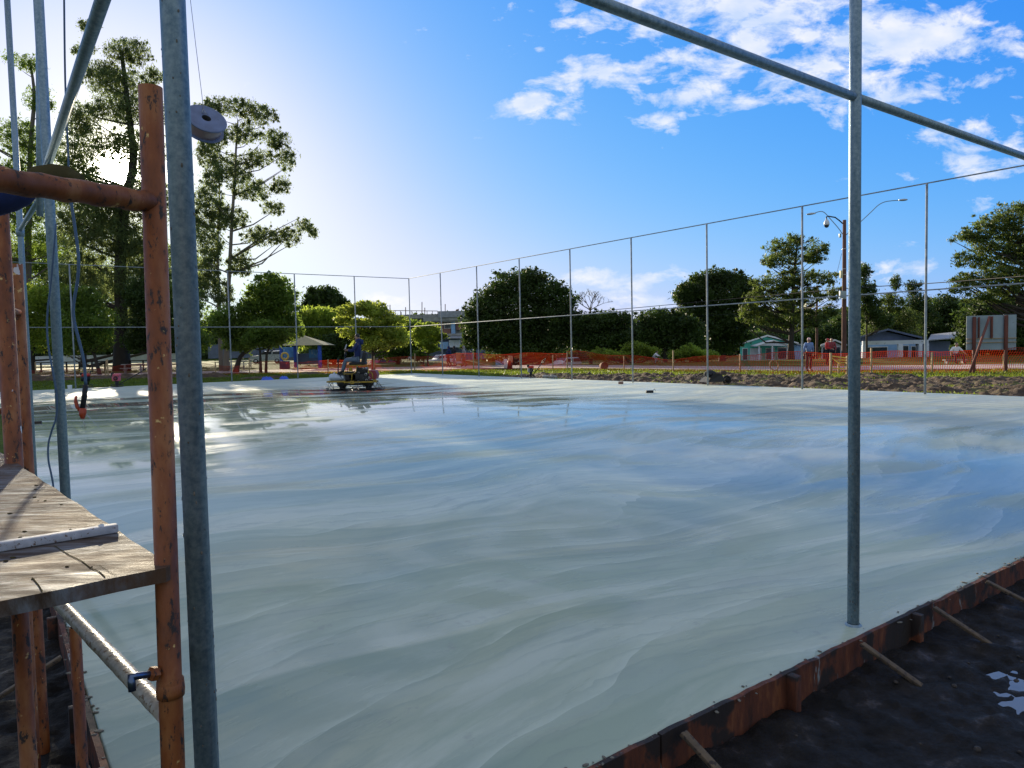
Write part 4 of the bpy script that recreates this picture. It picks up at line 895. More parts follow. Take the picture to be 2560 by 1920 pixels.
# ------------------------------------------------------------------ orange safety netting
def net_run(label, pts, hs):
    a0 = netpt(*pts[0]); root = thing('safety_netting', label, 'safety netting', (a0.x, a0.y, -.05), 0, 'orange plastic netting round the site')
    P_ = [netpt(*p) for p in pts]; S = [0]
    for i in range(1, len(P_)): S.append(S[-1]+(P_[i]-P_[i-1]).length)
    L = S[-1]
    def pos(s): 
        s = min(max(s, 0), L); i = max(0, min(len(P_)-2, int(np.searchsorted(S, s)-1))); t = (s-S[i])/(S[i+1]-S[i]); return P_[i].lerp(P_[i+1], t)
    def topz_(s): return np.interp(s, S, hs)+.06*math.sin(s*1.3)+.05*math.sin(s*.47+1)
    V = []; Q = []
    def ribbon(a, b, w, nrm):
        n = len(V); w_ = nrm*w/2; V.extend([tuple(a-w_), tuple(a+w_), tuple(b+w_), tuple(b-w_)]); Q.append((n, n+1, n+2, n+3))
    s = 0; st = .085
    k = 0
    rows = 11
    def pt(s, r):
        p = pos(s); h = topz_(s); z = -.04+(h)*r/rows
        return Vector((p.x+.05*math.sin(s*2.1+r*.35), p.y+.08*math.sin(s*1.7+r*.5), z+.012*math.sin(s*9+r)))
    while s < L:
        s2 = min(L, s+st*4)
        for r in range(rows+1):
            w = .028 if r in (0, rows) else .010
            ribbon(pt(s, r), pt(s2, r), w, Vector((0, 0, 1)))
        s = s2
    s = 0
    while s < L:
        d = (pos(s+.1)-pos(max(0, s-.1))).normalized()
        lean = .09*math.sin(s*.8)
        for r in range(0, rows): ribbon(pt(s+lean*r/rows*2, r), pt(s+lean*(r+1)/rows*2, r+1), .020, d)
        s += st
    npmesh('netting', np.array(V), np.array(Q), 'orange_plastic', root, tuple(ORG[root.name])); return root
n1 = net_run('orange netting sagging across the left park side, behind the dark soil bank', [p for p in NET if p[0] <= 622], [.55, .6, .65, .95, .6])
n2 = net_run('orange netting across the middle, in front of the walkers and parked cars', [p for p in NET if 622 <= p[0] <= 1418], [.75, 1.0, 1.1, 1.15])
n3 = net_run('orange netting on the right in front of the teal house and the billboard', [p for p in NET if p[0] >= 1418], [1.15, .75, 1.0, 1.0, 1.05, 1.0, 1.0])
def stake(parent, px, y0, y1, Yoff=-.12, r=.035, mat='raw_wood', dx=0):
    Y = np.interp(px, [p[0] for p in NET], [p[1] for p in NET])+Yoff; a = P(px, y1, Y); a.z = max(-.1, min(a.z, 0)); b = P(px+dx, y0, Y)
    mb = MB(); mb.box((a+b)/2, (r*2, r*1.6, (b-a).length), Matrix.Rotation(math.atan2((b-a).x, (b-a).z), 3, 'Y'), .006); return mb.build('stake', mat, parent)
for px, y0 in ((270, 898), (263, 900), (90, 905), (430, 900), (540, 905)): stake(n1, px, y0, 938, dx=3 if px == 263 else -2)
for px, y0 in ((623, 894), (1037, 884), (1184, 880), (820, 898), (935, 890), (1300, 886), (1382, 888)): stake(n2, px, y0, 925)
for px, y0, y1 in ((1418, 880, 922), (1683, 876, 926), (2178, 870, 935), (2510, 885, 929), (1560, 890, 922), (1850, 885, 930), (2330, 880, 934)): stake(n3, px, y0, y1)
# barrier-tape corner posts
g = netpt(2077, 33.5); bp = thing('tape_barrier', 'wooden posts strung with yellow barrier tape left of the near slim post', 'tape barrier', (g.x, g.y, -.05))
for px, y0, y1, Y in ((2077, 882, 940, 33.3), (2097, 905, 936, 33.8), (2118, 890, 944, 33.0), (2140, 900, 938, 34)):
    a, b = P(px, y1, Y), P(px, y0, Y); a.z = -.05; mb = MB(); mb.box((a+b)/2, (.09, .07, (b-a).length), None, .006); mb.build('post', 'raw_wood', bp)
for (x0, y0, x1, y1) in ((2077, 893, 2097, 908), (2097, 908, 2118, 905), (2077, 920, 2097, 922), (2097, 922, 2140, 918), (2097, 899, 2140, 903), (2077, 890, 2118, 895)):
    mb = MB(); a, b = P(x0, y0, 33.3), P(x1, y1, 33.4); mb.prism([a+Z(.03), b+Z(.03), b-Z(.03), a-Z(.03)], (0, .004, 0)); mb.build('tape', 'tape_yellow', bp)
# stump wrapped in orange roll, white bollard, rusty drum, ring
g = netpt(1274, 50.2); rl_ = thing('netting_roll', 'roll of orange netting standing round a wooden stump', 'netting roll', (g.x, g.y, -.05))
mb = MB(); mb.lathe((g.x, g.y, -.05), (0, 0, 1), [(0, .19), (.3, .17), (.62, .15), (.64, .1)], 16); mb.build('roll', 'orange_plastic', rl_)
mb = MB(); mb.lathe((g.x+.03, g.y, -.05), (.05, 0, 1), [(.5, .13), (.95, .14), (.97, .02)], 12); mb.build('stump', 'raw_wood', rl_)
g = P(1264, 913, 54); g.z = -.04; mb = MB(); mb.box(g+Z(.33), (.24, .2, .66), None, .02); solo(mb, 'bollard', 'white_paint', tuple(g), 'short white bollard beside the roll of orange netting', 'bollard')
g = P(1512, 922, 46.5); g.z = -.04; mb = MB(); mb.lathe(g+Z(.24)+Vector((-.05, 0, 0)), (.3, -1, .1), [(-.2, .02), (-.2, .23), (.05, .245), (.2, .23), (.2, .2), (.17, .2), (.17, .02)], 20); solo(mb, 'rusty_drum', 'rust', tuple(g), 'rusty round drum lying on its side by the footpath', 'drum')
g = P(1935, 908, 38.5); g.z = 0.05; mb = MB(); mb.ring(g+Z(.22), (.3, -1, .25), .27, .03, 24, 8); solo(mb, 'hose_coil', 'raw_wood', tuple(g), 'pale hose coil leaning behind the netting before the teal house', 'hose coil')
g = P(164, 907, 50); g.z = .3; mb = MB(); mb.ring(P(208, 926, 50), (0, .15, 1), .62, .018, 28, 6); solo(mb, 'pale_hoop', 'tape_yellow', tuple(P(208, 926, 50)), 'pale thin hoop lying over the orange netting at far left', 'hoop')
# ------------------------------------------------------------------ billboard seen from behind
YB = 32.6; bb = thing('billboard', 'pale billboard seen from behind on dark red posts with a slanting prop', 'billboard', (P(2470, 925, YB).x, YB, -.05))
for x0, x1 in ((2417.5, 2444), (2445, 2478), (2479, 2509), (2510, 2541)):
    a, b = P(x0, 790-(x1-2440)*.03, YB), P(x1, 874, YB); mb = MB(); mb.box(((a.x+b.x)/2, YB+.03, (a.z+b.z)/2), (b.x-a.x, .012, a.z-b.z)); mb.build('panel', simple('panel_grey', (.30, .37, .42), .7, var=.2, scale=1.2, spots=(.2, .24, .28)), bb)
for px, w, y0, y1 in ((2433, .13, 792, 926), (2445, .05, 793, 845), (2477, .08, 791, 845), (2513, .14, 788, 872)):
    a, b = P(px, y0, YB), P(px, y1, YB); 
    if y1 == 926 or px == 2513: b.z = -.06
    mb = MB(); mb.box(((a.x+b.x)/2, YB-.06, (a.z+b.z)/2), (w, .08, a.z-b.z), None, .006); mb.build('post', 'dark_red_wood', bb)
for yy in (846, 856):
    a, b = P(2417, yy, YB), P(2541, yy, YB); mb = MB(); mb.box(((a.x+b.x)/2, YB-.0, (a.z+b.z)/2), (b.x-a.x, .04, .03)); mb.build('batten', 'raw_wood', bb)
mb = MB(); a, b = P(2474, 792, YB-.2), P(2423, 930, YB-1.2); b.z = -.08; d = (b-a).normalized(); mb.tube([a, b], .055, 8); mb.build('prop', 'dark_red_wood', bb)
# ------------------------------------------------------------------ utility pole with lamps
YP = 50; pg = P(2110, 905, YP); pg.z = -.05
up_ = thing('utility_pole', 'tall brown wooden pole with lamp arms and a dome camera, behind the slim near post', 'utility pole', tuple(pg))
pt_ = P(2110, 550, YP).z
mb = MB(); mb.lathe(pg, (0, 0, 1), [(0, .17), (4, .15), (pt_+.05, .115), (pt_+.06, .02)], 14); mb.build('pole', 'pole_wood', up_)
for z_ in (.62, .66, .80, .45): mb = MB(); mb.lathe(pg+Z(pt_*z_), (0, 0, 1), [(0, .14), (0, .155), (.04, .155), (.04, .14)], 14); mb.build('band', 'chrome', up_)
def zq(x, y, Y=YP): return P(1960+x*.1568, 500+y*.1568, Y)
def lamp_head(p, d, par):
    d = Vector(d).normalized(); mb = MB(); x, y = frame(d); R = Matrix((d, Vector((0, 0, 1)).cross(d).normalized(), Vector((0, 0, 1)))).transposed(); mb.ball(p+d*.22, .32, .13, .075, 12, 8, R); mb.tube([p-d*.1, p+d*.1], [.04, .06], 8); mb.build('lamp_head', 'car_silver', par)
mb = MB(); mb.tube([zq(x, y) for x, y in spline([(935, 545), (860, 440), (720, 280), (650, 205), (600, 183), (540, 190), (480, 212)])], .028, 8); arm = mb.build('lamp_arm', 'galvanised', up_)
ORG[arm.name] = ORG[up_.name]; lamp_head(zq(480, 214), zq(390, 225)-zq(480, 214), arm)
mb = MB(); mb.tube([zq(x, y) for x, y in spline([(985, 560), (1170, 395), (1400, 180), (1500, 85), (1600, 32), (1720, 12), (1840, 5)])], .028, 8); arm = mb.build('lamp_arm', 'galvanised', up_)
ORG[arm.name] = ORG[up_.name]; lamp_head(zq(1850, 2), zq(1970, -6)-zq(1850, 2), arm)
mb = MB(); mb.tube([zq(935, 375), zq(880, 325), zq(815, 277), zq(700, 258), zq(678, 268), zq(675, 345)], .045, 8); mb.build('camera_bracket', 'black_metal', up_)
mb = MB(); c = zq(680, 390); mb.lathe(c+Z(.36), (0, 0, -1), [(0, .05), (.08, .12), (.2, .17), (.38, .19), (.40, .17)], 16); mb.build('camera_housing', 'white_paint', up_)
mb = MB(); mb.lathe(c+Z(-.03), (0, 0, -1), [(0, .16), (.1, .145), (.17, .09), (.2, .01)], 16); mb.build('camera_dome', 'dark_glass', up_)
mb = MB(); mb.box(zq(893, 567), (.13, .12, .26), None, .01); mb.build('junction_box', 'box_grey', up_)
mb = MB(); mb.box(zq(912, 1185, YP-.1), (.16, .15, .52), None, .015); mb.build('meter_box', 'box_yellow', up_)
mb = MB(); mb.box(zq(935, 1510, YP-.22), (.42, .2, .50), None, .02); mb.build('control_box', 'box_grey', up_)
Y2 = 88; g2_ = P(2042, 865, Y2); g2_.z = terr(g2_.x, Y2)-.05
u2 = thing('utility_pole', 'small distant pole with a crossarm among the trees left of the tall brown pole', 'utility pole', tuple(g2_)); t2 = P(2042, 714, Y2)
mb = MB(); mb.lathe(g2_, (0, 0, 1), [(0, .17), (t2.z-g2_.z, .11)], 10); mb.build('pole', 'pole_wood', u2)
mb = MB(); mb.box((t2.x-.4, Y2-.15, t2.z-.2), (2.0, .1, .12)); mb.build('crossarm', 'pole_wood', u2)
mb = MB(); mb.lathe((t2.x-.2, Y2-.45, t2.z-1.3), (0, 0, 1), [(0, .2), (.9, .2), (.95, .05)], 12); mb.build('transformer', 'rust', u2)
def wire(pts, r, label):
    mb = MB(); mb.tube(spline(pts, 6), r, 6); return solo(mb, 'overhead_wire', 'black_rubber', tuple(pts[0]), label, 'wire', 'overhead wires')
wire([tuple(P(1000, 805, 78)), tuple(P(1184, 800, 76)), tuple(P(1434, 783, 70)), tuple(P(1780, 752, 62)), tuple(P(2112, 722, YP)), tuple(P(2330, 708, 44)), tuple(P(2640, 684, 36))], .028, 'overhead wire running just above the middle rail to the tall brown pole')
wire([tuple(P(1720, 792, 80)), tuple(P(1900, 780, 70)), tuple(P(2100, 762, YP))], .02, 'lower thin wire crossing the dark tree to the tall brown pole')
wire([tuple(P(2104, 634, YP)), tuple(P(2088, 700, 55)), tuple(P(2075, 745, 62))], .012, 'steep thin service wire dropping from the tall brown pole')
# ------------------------------------------------------------------ buildings
def gwin(mb_parent, x0, x1, z0, z1, Y, mat='dark_glass', frame_mat='white_paint', name='window'):
    mb = MB(); mb.box(((x0+x1)/2, Y-.03, (z0+z1)/2), (x1-x0+.16, .06, z1-z0+.16)); w = mb.build(name, frame_mat, mb_parent); ORG[w.name] = ORG[mb_parent.name]
    mb = MB(); mb.box(((x0+x1)/2, Y-.065, (z0+z1)/2), (x1-x0, .02, z1-z0)); mb.build('pane', mat, w); return w
def gable(root, xl, xp, xr, ze, zp, zb, Y, depth, wall, roof, th=.12, over=.4, trim='white_paint', part='wall'):
    sh = .97*xp/Y
    mb = MB(); mb.prism([(xl+over, Y, zb), (xr-over, Y, zb), (xr-over, Y, ze), (xp, Y, zp-.15), (xl+over, Y, ze)], (depth*sh, depth, 0)); w = mb.build(part, wall, root)
    mb = MB()
    for a, b in (((xl, ze), (xp, zp)), ((xp, zp), (xr, ze))):
        mb.prism([(a[0], Y-.6, a[1]), (b[0], Y-.6, b[1]), (b[0], Y-.6, b[1]+th), (a[0], Y-.6, a[1]+th)], ((depth+1)*sh, depth+1, 0))
    r = mb.build('roof', roof, root)
    mb = MB()
    for a, b in (((xl, ze), (xp, zp)), ((xp, zp), (xr, ze))):
        mb.prism([(a[0], Y-.63, a[1]-.05), (b[0], Y-.63, b[1]-.05), (b[0], Y-.63, b[1]+th+.03), (a[0], Y-.63, a[1]+th+.03)], (0, .03, 0))
    mb.build('bargeboard', trim, root); return w
def X(px, Y): return P(px, 870, Y).x
def Zp(px, py, Y): return P(px, py, Y).z
Y = 100; zb = -1.75; r = thing('gabled_house', 'teal gabled house with a white-trimmed porch beyond the netting', 'house', (X(1915, Y), Y, zb))
gable(r, X(1843, Y), X(1915, Y), X(1992, Y), Zp(1843, 862, Y), Zp(1915, 840, Y), zb, Y, 9, 'teal_wall', 'roof_sheet')
mb = MB(); mb.box(((X(1976, Y)+X(2008, Y))/2, Y+3, (zb+Zp(2000, 863, Y))/2), (X(2008, Y)-X(1976, Y), 5, Zp(2000, 863, Y)-zb)); mb.build('side_wing', 'blue_wall', r)
mb = MB(); mb.box(((X(1990, Y)+X(2014, Y))/2, Y+3, Zp(2000, 861, Y)), (X(2014, Y)-X(1990, Y), 6.5, .12)); mb.build('wing_roof', 'roof_sheet', r)
Yf = Y-2.5; mb = MB(); mb.prism([(X(1896, Yf), Yf, Zp(1896, 864, Yf)), (X(1974, Yf), Yf, Zp(1974, 865, Yf)), (X(1935, Yf), Yf, Zp(1935, 854, Yf))], (0, 2.4, 0)); mb.build('porch_gable', 'pale_wall', r)
mb = MB()
for a, b in (((1892, 866), (1935, 852.5)), ((1935, 852.5), (1980, 866))):
    p, q = P(*a, Yf-.1), P(*b, Yf-.1); mb.prism([p, q, q+Z(.14), p+Z(.14)], (0, 2.5, 0))
mb.build('porch_roof', 'white_paint', r)
for px in (1899, 1932, 1970): mb = MB(); mb.box((X(px, Yf), Yf+.2, (zb+Zp(px, 865, Yf))/2), (.2, .2, Zp(px, 865, Yf)-zb)); mb.build('porch_post', 'pale_wall', r)
gwin(r, X(1876, Y), X(1902, Y), -1.5, Zp(1890, 872, Y), Y, 'pale_wall', 'white_paint', 'door'); gwin(r, X(1915, Y), X(1935, Y), -1.0, Zp(1890, 872, Y), Y)
gwin(r, X(1945, Y), X(1968, Y), -1.0, Zp(1890, 870, Y), Y); gwin(r, X(1857, Y), X(1868, Y), -1.0, Zp(1860, 872, Y), Y)
Y = 76; zb = terr(20, 76)-.1; r = thing('gabled_house', 'white and slate-blue gabled house with a broad porch right of the tall brown pole', 'house', (X(2240, Y), Y, zb))
gable(r, X(2146, Y), X(2240, Y), X(2327, Y), Zp(2146, 849, Y), Zp(2240, 824, Y), zb, Y+2.2, 9, 'slate_blue', 'roof_sheet', trim='slate_blue')
mb = MB(); mb.box(((X(2156, Y)+X(2320, Y))/2, Y, (Zp(2240, 851, Y)+Zp(2240, 861, Y))/2), (X(2320, Y)-X(2156, Y), .25, Zp(2240, 851, Y)-Zp(2240, 861, Y))); mb.build('porch_beam', 'pale_wall', r)
for px, w in ((2159, .3), (2250, .5), (2300, .35), (2317, .3)):
    zt = Zp(2240, 861, Y); mb = MB(); mb.box((X(px, Y), Y, (zb+zt)/2), (w, .3, zt-zb), None, .01); mb.build('porch_column', 'pale_wall', r)
mb = MB(); zt = Zp(2240, 893, Y); mb.box(((X(2166, Y)+X(2244, Y))/2, Y+.05, (zb+zt)/2), (X(2244, Y)-X(2166, Y), .15, zt-zb)); mb.build('porch_wall', 'pale_wall', r)
mb = MB(); mb.box(((X(2158, Y)+X(2318, Y))/2, Y+2.0, (zb+Zp(2240, 853, Y))/2), (X(2318, Y)-X(2158, Y)-.4, .3, Zp(2240, 853, Y)-zb)); fw = mb.build('front_wall', 'blue_wall', r)
for a, b, t, n_ in ((2175, 2240, 868, 'window'), (2272, 2294, 866, 'door'), (2303, 2313, 868, 'window')):
    gwin(r, X(a, Y), X(b, Y), zb+.2 if n_ == 'door' else zb+1.0, Zp(2240, t, Y), Y+1.85, name=n_)
mb = MB(); p = P(2330, 842, Y+3); mb.prism([P(2320, 852, Y), P(2395, 846, Y), P(2415, 829, Y+5), P(2328, 838, Y+5)], (0, 0, .1)); mb.build('annex_roof', 'roof_sheet', r)
mb = MB(); mb.box(((X(2325, Y)+X(2390, Y))/2, Y+3, (zb+Zp(2360, 853, Y))/2), (X(2390, Y)-X(2325, Y), 4, Zp(2360, 853, Y)-zb)); mb.build('annex_wall', 'slate_blue', r)
Y = 92; zb = -1.75; r = thing('gabled_house', 'small white-gabled house behind the two people in red', 'house', (X(2077, Y), Y, zb))
gable(r, X(2046, Y), X(2082, Y), X(2112, Y), Zp(2046, 865, Y), Zp(2082, 851, Y), zb, Y, 8, 'pale_wall', 'dark_roof')
gwin(r, X(2056, Y), X(2100, Y), zb+.6, Zp(2080, 868, Y), Y); gwin(r, X(2104, Y), X(2108, Y), zb+.6, Zp(2080, 870, Y), Y)
# building under construction
Y = 120; zb = -1.8; r = thing('unfinished_building', 'unfinished concrete and brick building with rebar on its flat roof', 'building', (X(1090, Y), Y, zb))
def slabbox(nm, x0, x1, y0, y1, mat, yo=0, d=10):
    a, b = P(x0, y0, Y+yo), P(x1, y1, Y+yo); mb = MB(); mb.box(((a.x+b.x)/2, Y+yo+d/2, (a.z+b.z)/2), (b.x-a.x, d, a.z-b.z)); return mb.build(nm, mat, r)
slabbox('parapet', 1095, 1175, 778, 792, 'roof_sheet', -.5); slabbox('roof_slab', 925, 1180, 788.5, 793, 'concrete', 0)
slabbox('balcony_front', 1058, 1178, 793.2, 803, 'concrete', -.3, .4); slabbox('upper_wall', 940, 1175, 793.5, 836, 'concrete', 1.2, 8)
slabbox('brick_wall', 1095, 1109, 803.5, 835, 'red_brick', .6, .6); slabbox('brick_wall', 1109, 1127, 821, 835, 'red_brick', .6, .5); slabbox('brick_wall', 1139, 1176, 803.5, 824, 'red_brick', .6, .6); slabbox('brick_wall', 1060, 1094, 803.5, 835, 'red_brick', .9, .3)
slabbox('column', 1127.5, 1138, 803.5, 836, 'blue_wall', .2, 1); slabbox('floor_slab', 1050, 1180, 835.5, 838.5, 'concrete', -.4); slabbox('lower_wall', 1050, 1180, 839, 900, 'slate_blue', 1.5, 6)
slabbox('front_wall', 1122, 1150, 850, 868, 'pale_wall', -1, 1.5); slabbox('front_wall', 1100, 1121, 855, 872, 'blue_wall', -.6, 1.2)
w = gwin(r, X(1112, Y), X(1118, Y), Zp(1115, 820, Y), Zp(1115, 806, Y), Y+.62); gwin(r, X(1119, Y), X(1126, Y), Zp(1115, 820, Y), Zp(1115, 806, Y), Y+.62)
mb = MB(); p = [P(1117, 846, Y-2), P(1165, 846, Y-2), P(1148, 838.5, Y+1), P(1136, 838.5, Y+1)]; mb.prism(p, (0, 0, .1)); mb.build('porch_roof', 'roof_sheet', r)
mb = MB(); p = [P(1045, 860, Y-2), P(1078, 860, Y-2), P(1068, 850, Y+1), P(1058, 850, Y+1)]; mb.prism(p, (0, 0, .1)); mb.build('porch_roof', 'roof_sheet', r)
a, b = P(935, 776, Y), P(1094, 777.5, Y)
mb = MB(); mb.tube([a, b], .06, 6)
for k in range(13): q = a.lerp(b, k/12); mb.tube([q, (q.x, q.y, Zp(1000, 788.5, Y))], .05, 6)
mb.build('roof_railing', 'rust', r)
for px, y0 in ((1055, 755), (1062, 769), (1014, 768), (1113, 760), (1003, 780), (975, 762)):
    mb = MB(); mb.tube([P(px, y0, Y+1), P(px, 789, Y+1)], .07, 6); mb.build('rebar_column', 'rust', r)
mb = MB(); c = P(1143, 776, Y); mb.ball(c, .28, .2, .2, 8, 6); mb.tube([c, c+Vector((.3, 0, .25))], [.15, .05], 6); mb.build('roof_bundle', 'rust', r)
# long low pale walls behind the park and behind the big dark tree
def wall(px0, px1, y0, y1, Y, mat, label, nm='boundary_wall'):
    a, b = P(px0, y0, Y), P(px1, y1, Y); mb = MB(); mb.box(((a.x+b.x)/2, Y, (a.z+b.z)/2), (b.x-a.x, .2, a.z-b.z)); mb.box(((a.x+b.x)/2, Y, a.z+.04), (b.x-a.x+.2, .3, .08)); return solo(mb, nm, mat, ((a.x+b.x)/2, Y, b.z), label, 'wall')
wall(60, 470, 893, 905, 104, 'pale_wall', 'long pale wall far behind the park trees at left')
wall(520, 690, 862, 893, 125, 'slate_blue', 'dark bluish wall behind the silver minivan')
wall(690, 1120, 872, 893, 128, 'slate_blue', 'long dark bluish wall behind the parked cars in the middle')
wall(1190, 1330, 866, 895, 112, 'slate_blue', 'low shaded wall under the big round dark tree')
Y = 122; r = thing('gabled_house', 'pale house glimpsed beneath the big round dark tree', 'house', (X(1278, Y), Y, -1.7)); gable(r, X(1232, Y), X(1270, Y), X(1310, Y), Zp(1240, 858, Y), Zp(1270, 846, Y), -1.7, Y, 8, 'blue_wall', 'roof_sheet'); gwin(r, X(1274, Y), X(1280, Y), .1, 1.6, Y); gwin(r, X(1284, Y), X(1288, Y), .1, 1.6, Y); gwin(r, X(1252, Y), X(1262, Y), .1, 1.4, Y)
# park kiosk with mural
Y = 68; kz = -.05; r = thing('kiosk', 'blue-pillared kiosk with a straw-coloured hipped roof in the park', 'kiosk', (X(757, Y), Y, kz))
e = [P(700, 864.5, Y-1.5), P(810, 864.5, Y-1.5)]; xl, xr = e[0].x, e[1].x; ze = e[0].z; ap = P(758, 838, Y+.6)
mb = MB(); c4_ = [Vector((xl, Y-1.5, ze)), Vector((xr, Y-1.5, ze)), Vector((xr, Y+2.7, ze)), Vector((xl, Y+2.7, ze))]
mb.add(c4_+[ap], [(0, 1, 4), (1, 2, 4), (2, 3, 4), (3, 0, 4), (3, 2, 1, 0)]); mb.build('hipped_roof', 'kiosk_roof', r)
for px, yo in ((697.5+5, -1.1), (798, -1.1), (737, 2.3), (800, 2.3)):
    mb = MB(); mb.box((X(px, Y+yo), Y+yo, (kz+ze)/2), (.24, .24, ze-kz), None, .01); mb.build('pillar', 'kiosk_blue', r)
mb = MB(); a, b = P(700, 868, Y+3), P(738, 893, Y+3); mb.box(((a.x+b.x)/2, Y+3, (a.z+b.z)/2), (b.x-a.x, .12, a.z-b.z)); mb.build('painted_panel', 'mural_blue', r)
mb = MB(); a, b = P(772, 874, Y+1.8), P(793, 894, Y+1.8); mb.box(((a.x+b.x)/2, Y+1.8, (a.z+b.z)/2), (b.x-a.x, .08, a.z-b.z)); mb.build('painted_panel', 'mural_blue', r)
mb = MB(); a, b = P(738, 884, Y+2.6), P(800, 910, Y+2.6); mb.box(((a.x+b.x)/2, Y+2.6, (a.z+b.z)/2), (b.x-a.x, .1, a.z-b.z)); mb.build('back_wall', 'slate_blue', r)
g = P(712, 917, 66); mb = MB(); mb.box((g.x, 66, .3), (.78, .6, .72), None, .02); solo(mb, 'planter_box', 'purple_box', (g.x, 66, -.05), 'purple square planter box at the left pillar of the kiosk', 'planter')
g = P(712, 890.5, 66); mb = MB(); mb.ring(g, (.5, -1, 0), .30, .085, 28, 10); solo(mb, 'painted_tyre', 'tape_yellow', (g.x, g.y, g.z-.38), 'yellow painted tyre standing upright on the purple planter box', 'tyre')
# park pole, rail fence, tables
g = P(497, 929, 60); zt_ = P(497, 762, 60).z; r = thing('flagpole', 'thin white pole with a red lower half, seen between the corner post and the eucalyptus', 'pole', (g.x, 60, -.05))
mb = MB(); mb.lathe((g.x, 60, -.05), (0, 0, 1), [(0, .06), (1.55, .06)], 10); mb.build('red_section', 'red_paint', r)
mb = MB(); mb.lathe((g.x, 60, 1.5), (0, 0, 1), [(0, .045), (zt_-1.5, .035)], 10); mb.build('white_section', 'white_paint', r)
r = thing('rail_fence', 'dark wooden rail fence across the park behind the left netting', 'fence', (X(250, 72), 72, -.05))
for px in range(-60, 470, 32): mb = MB(); mb.box((X(px, 72), 72, .45), (.12, .12, 1.0), None, .01); mb.build('post', 'dark_bark', r)
for z_ in (.92, .5): mb = MB(); mb.box(((X(-80, 72)+X(470, 72))/2, 71.92, z_), (X(470, 72)-X(-80, 72), .05, .09)); mb.build('rail', 'dark_bark', r)
def picnic(px, Y, lab, s=1.0):
    g = Vector((X(px, Y), Y, -.05)); r = thing('picnic_table', lab, 'picnic table', tuple(g), .3, 'picnic tables in the park')
    mb = MB(); mb.box((0, 0, .76), (1.7, .75, .06)); mb.build('tabletop', 'concrete', r, True)
    for s_ in (-.75, .75): mb = MB(); mb.box((0, s_, .44), (1.7, .28, .05)); mb.build('bench_seat', 'concrete', r, True)
    for s_ in (-.6, .6): mb = MB(); mb.box((s_, 0, .37), (.08, .5, .74)); mb.box((s_, 0, .30), (.07, 1.5, .08)); mb.build('leg_frame', 'concrete', r, True)
picnic(590, 66, 'concrete picnic table left of the twin tree stems'); picnic(610, 74, 'farther concrete picnic table beyond the netting, near the minivan'); picnic(330, 62, 'concrete picnic table in the shade behind the pinkish trowel')
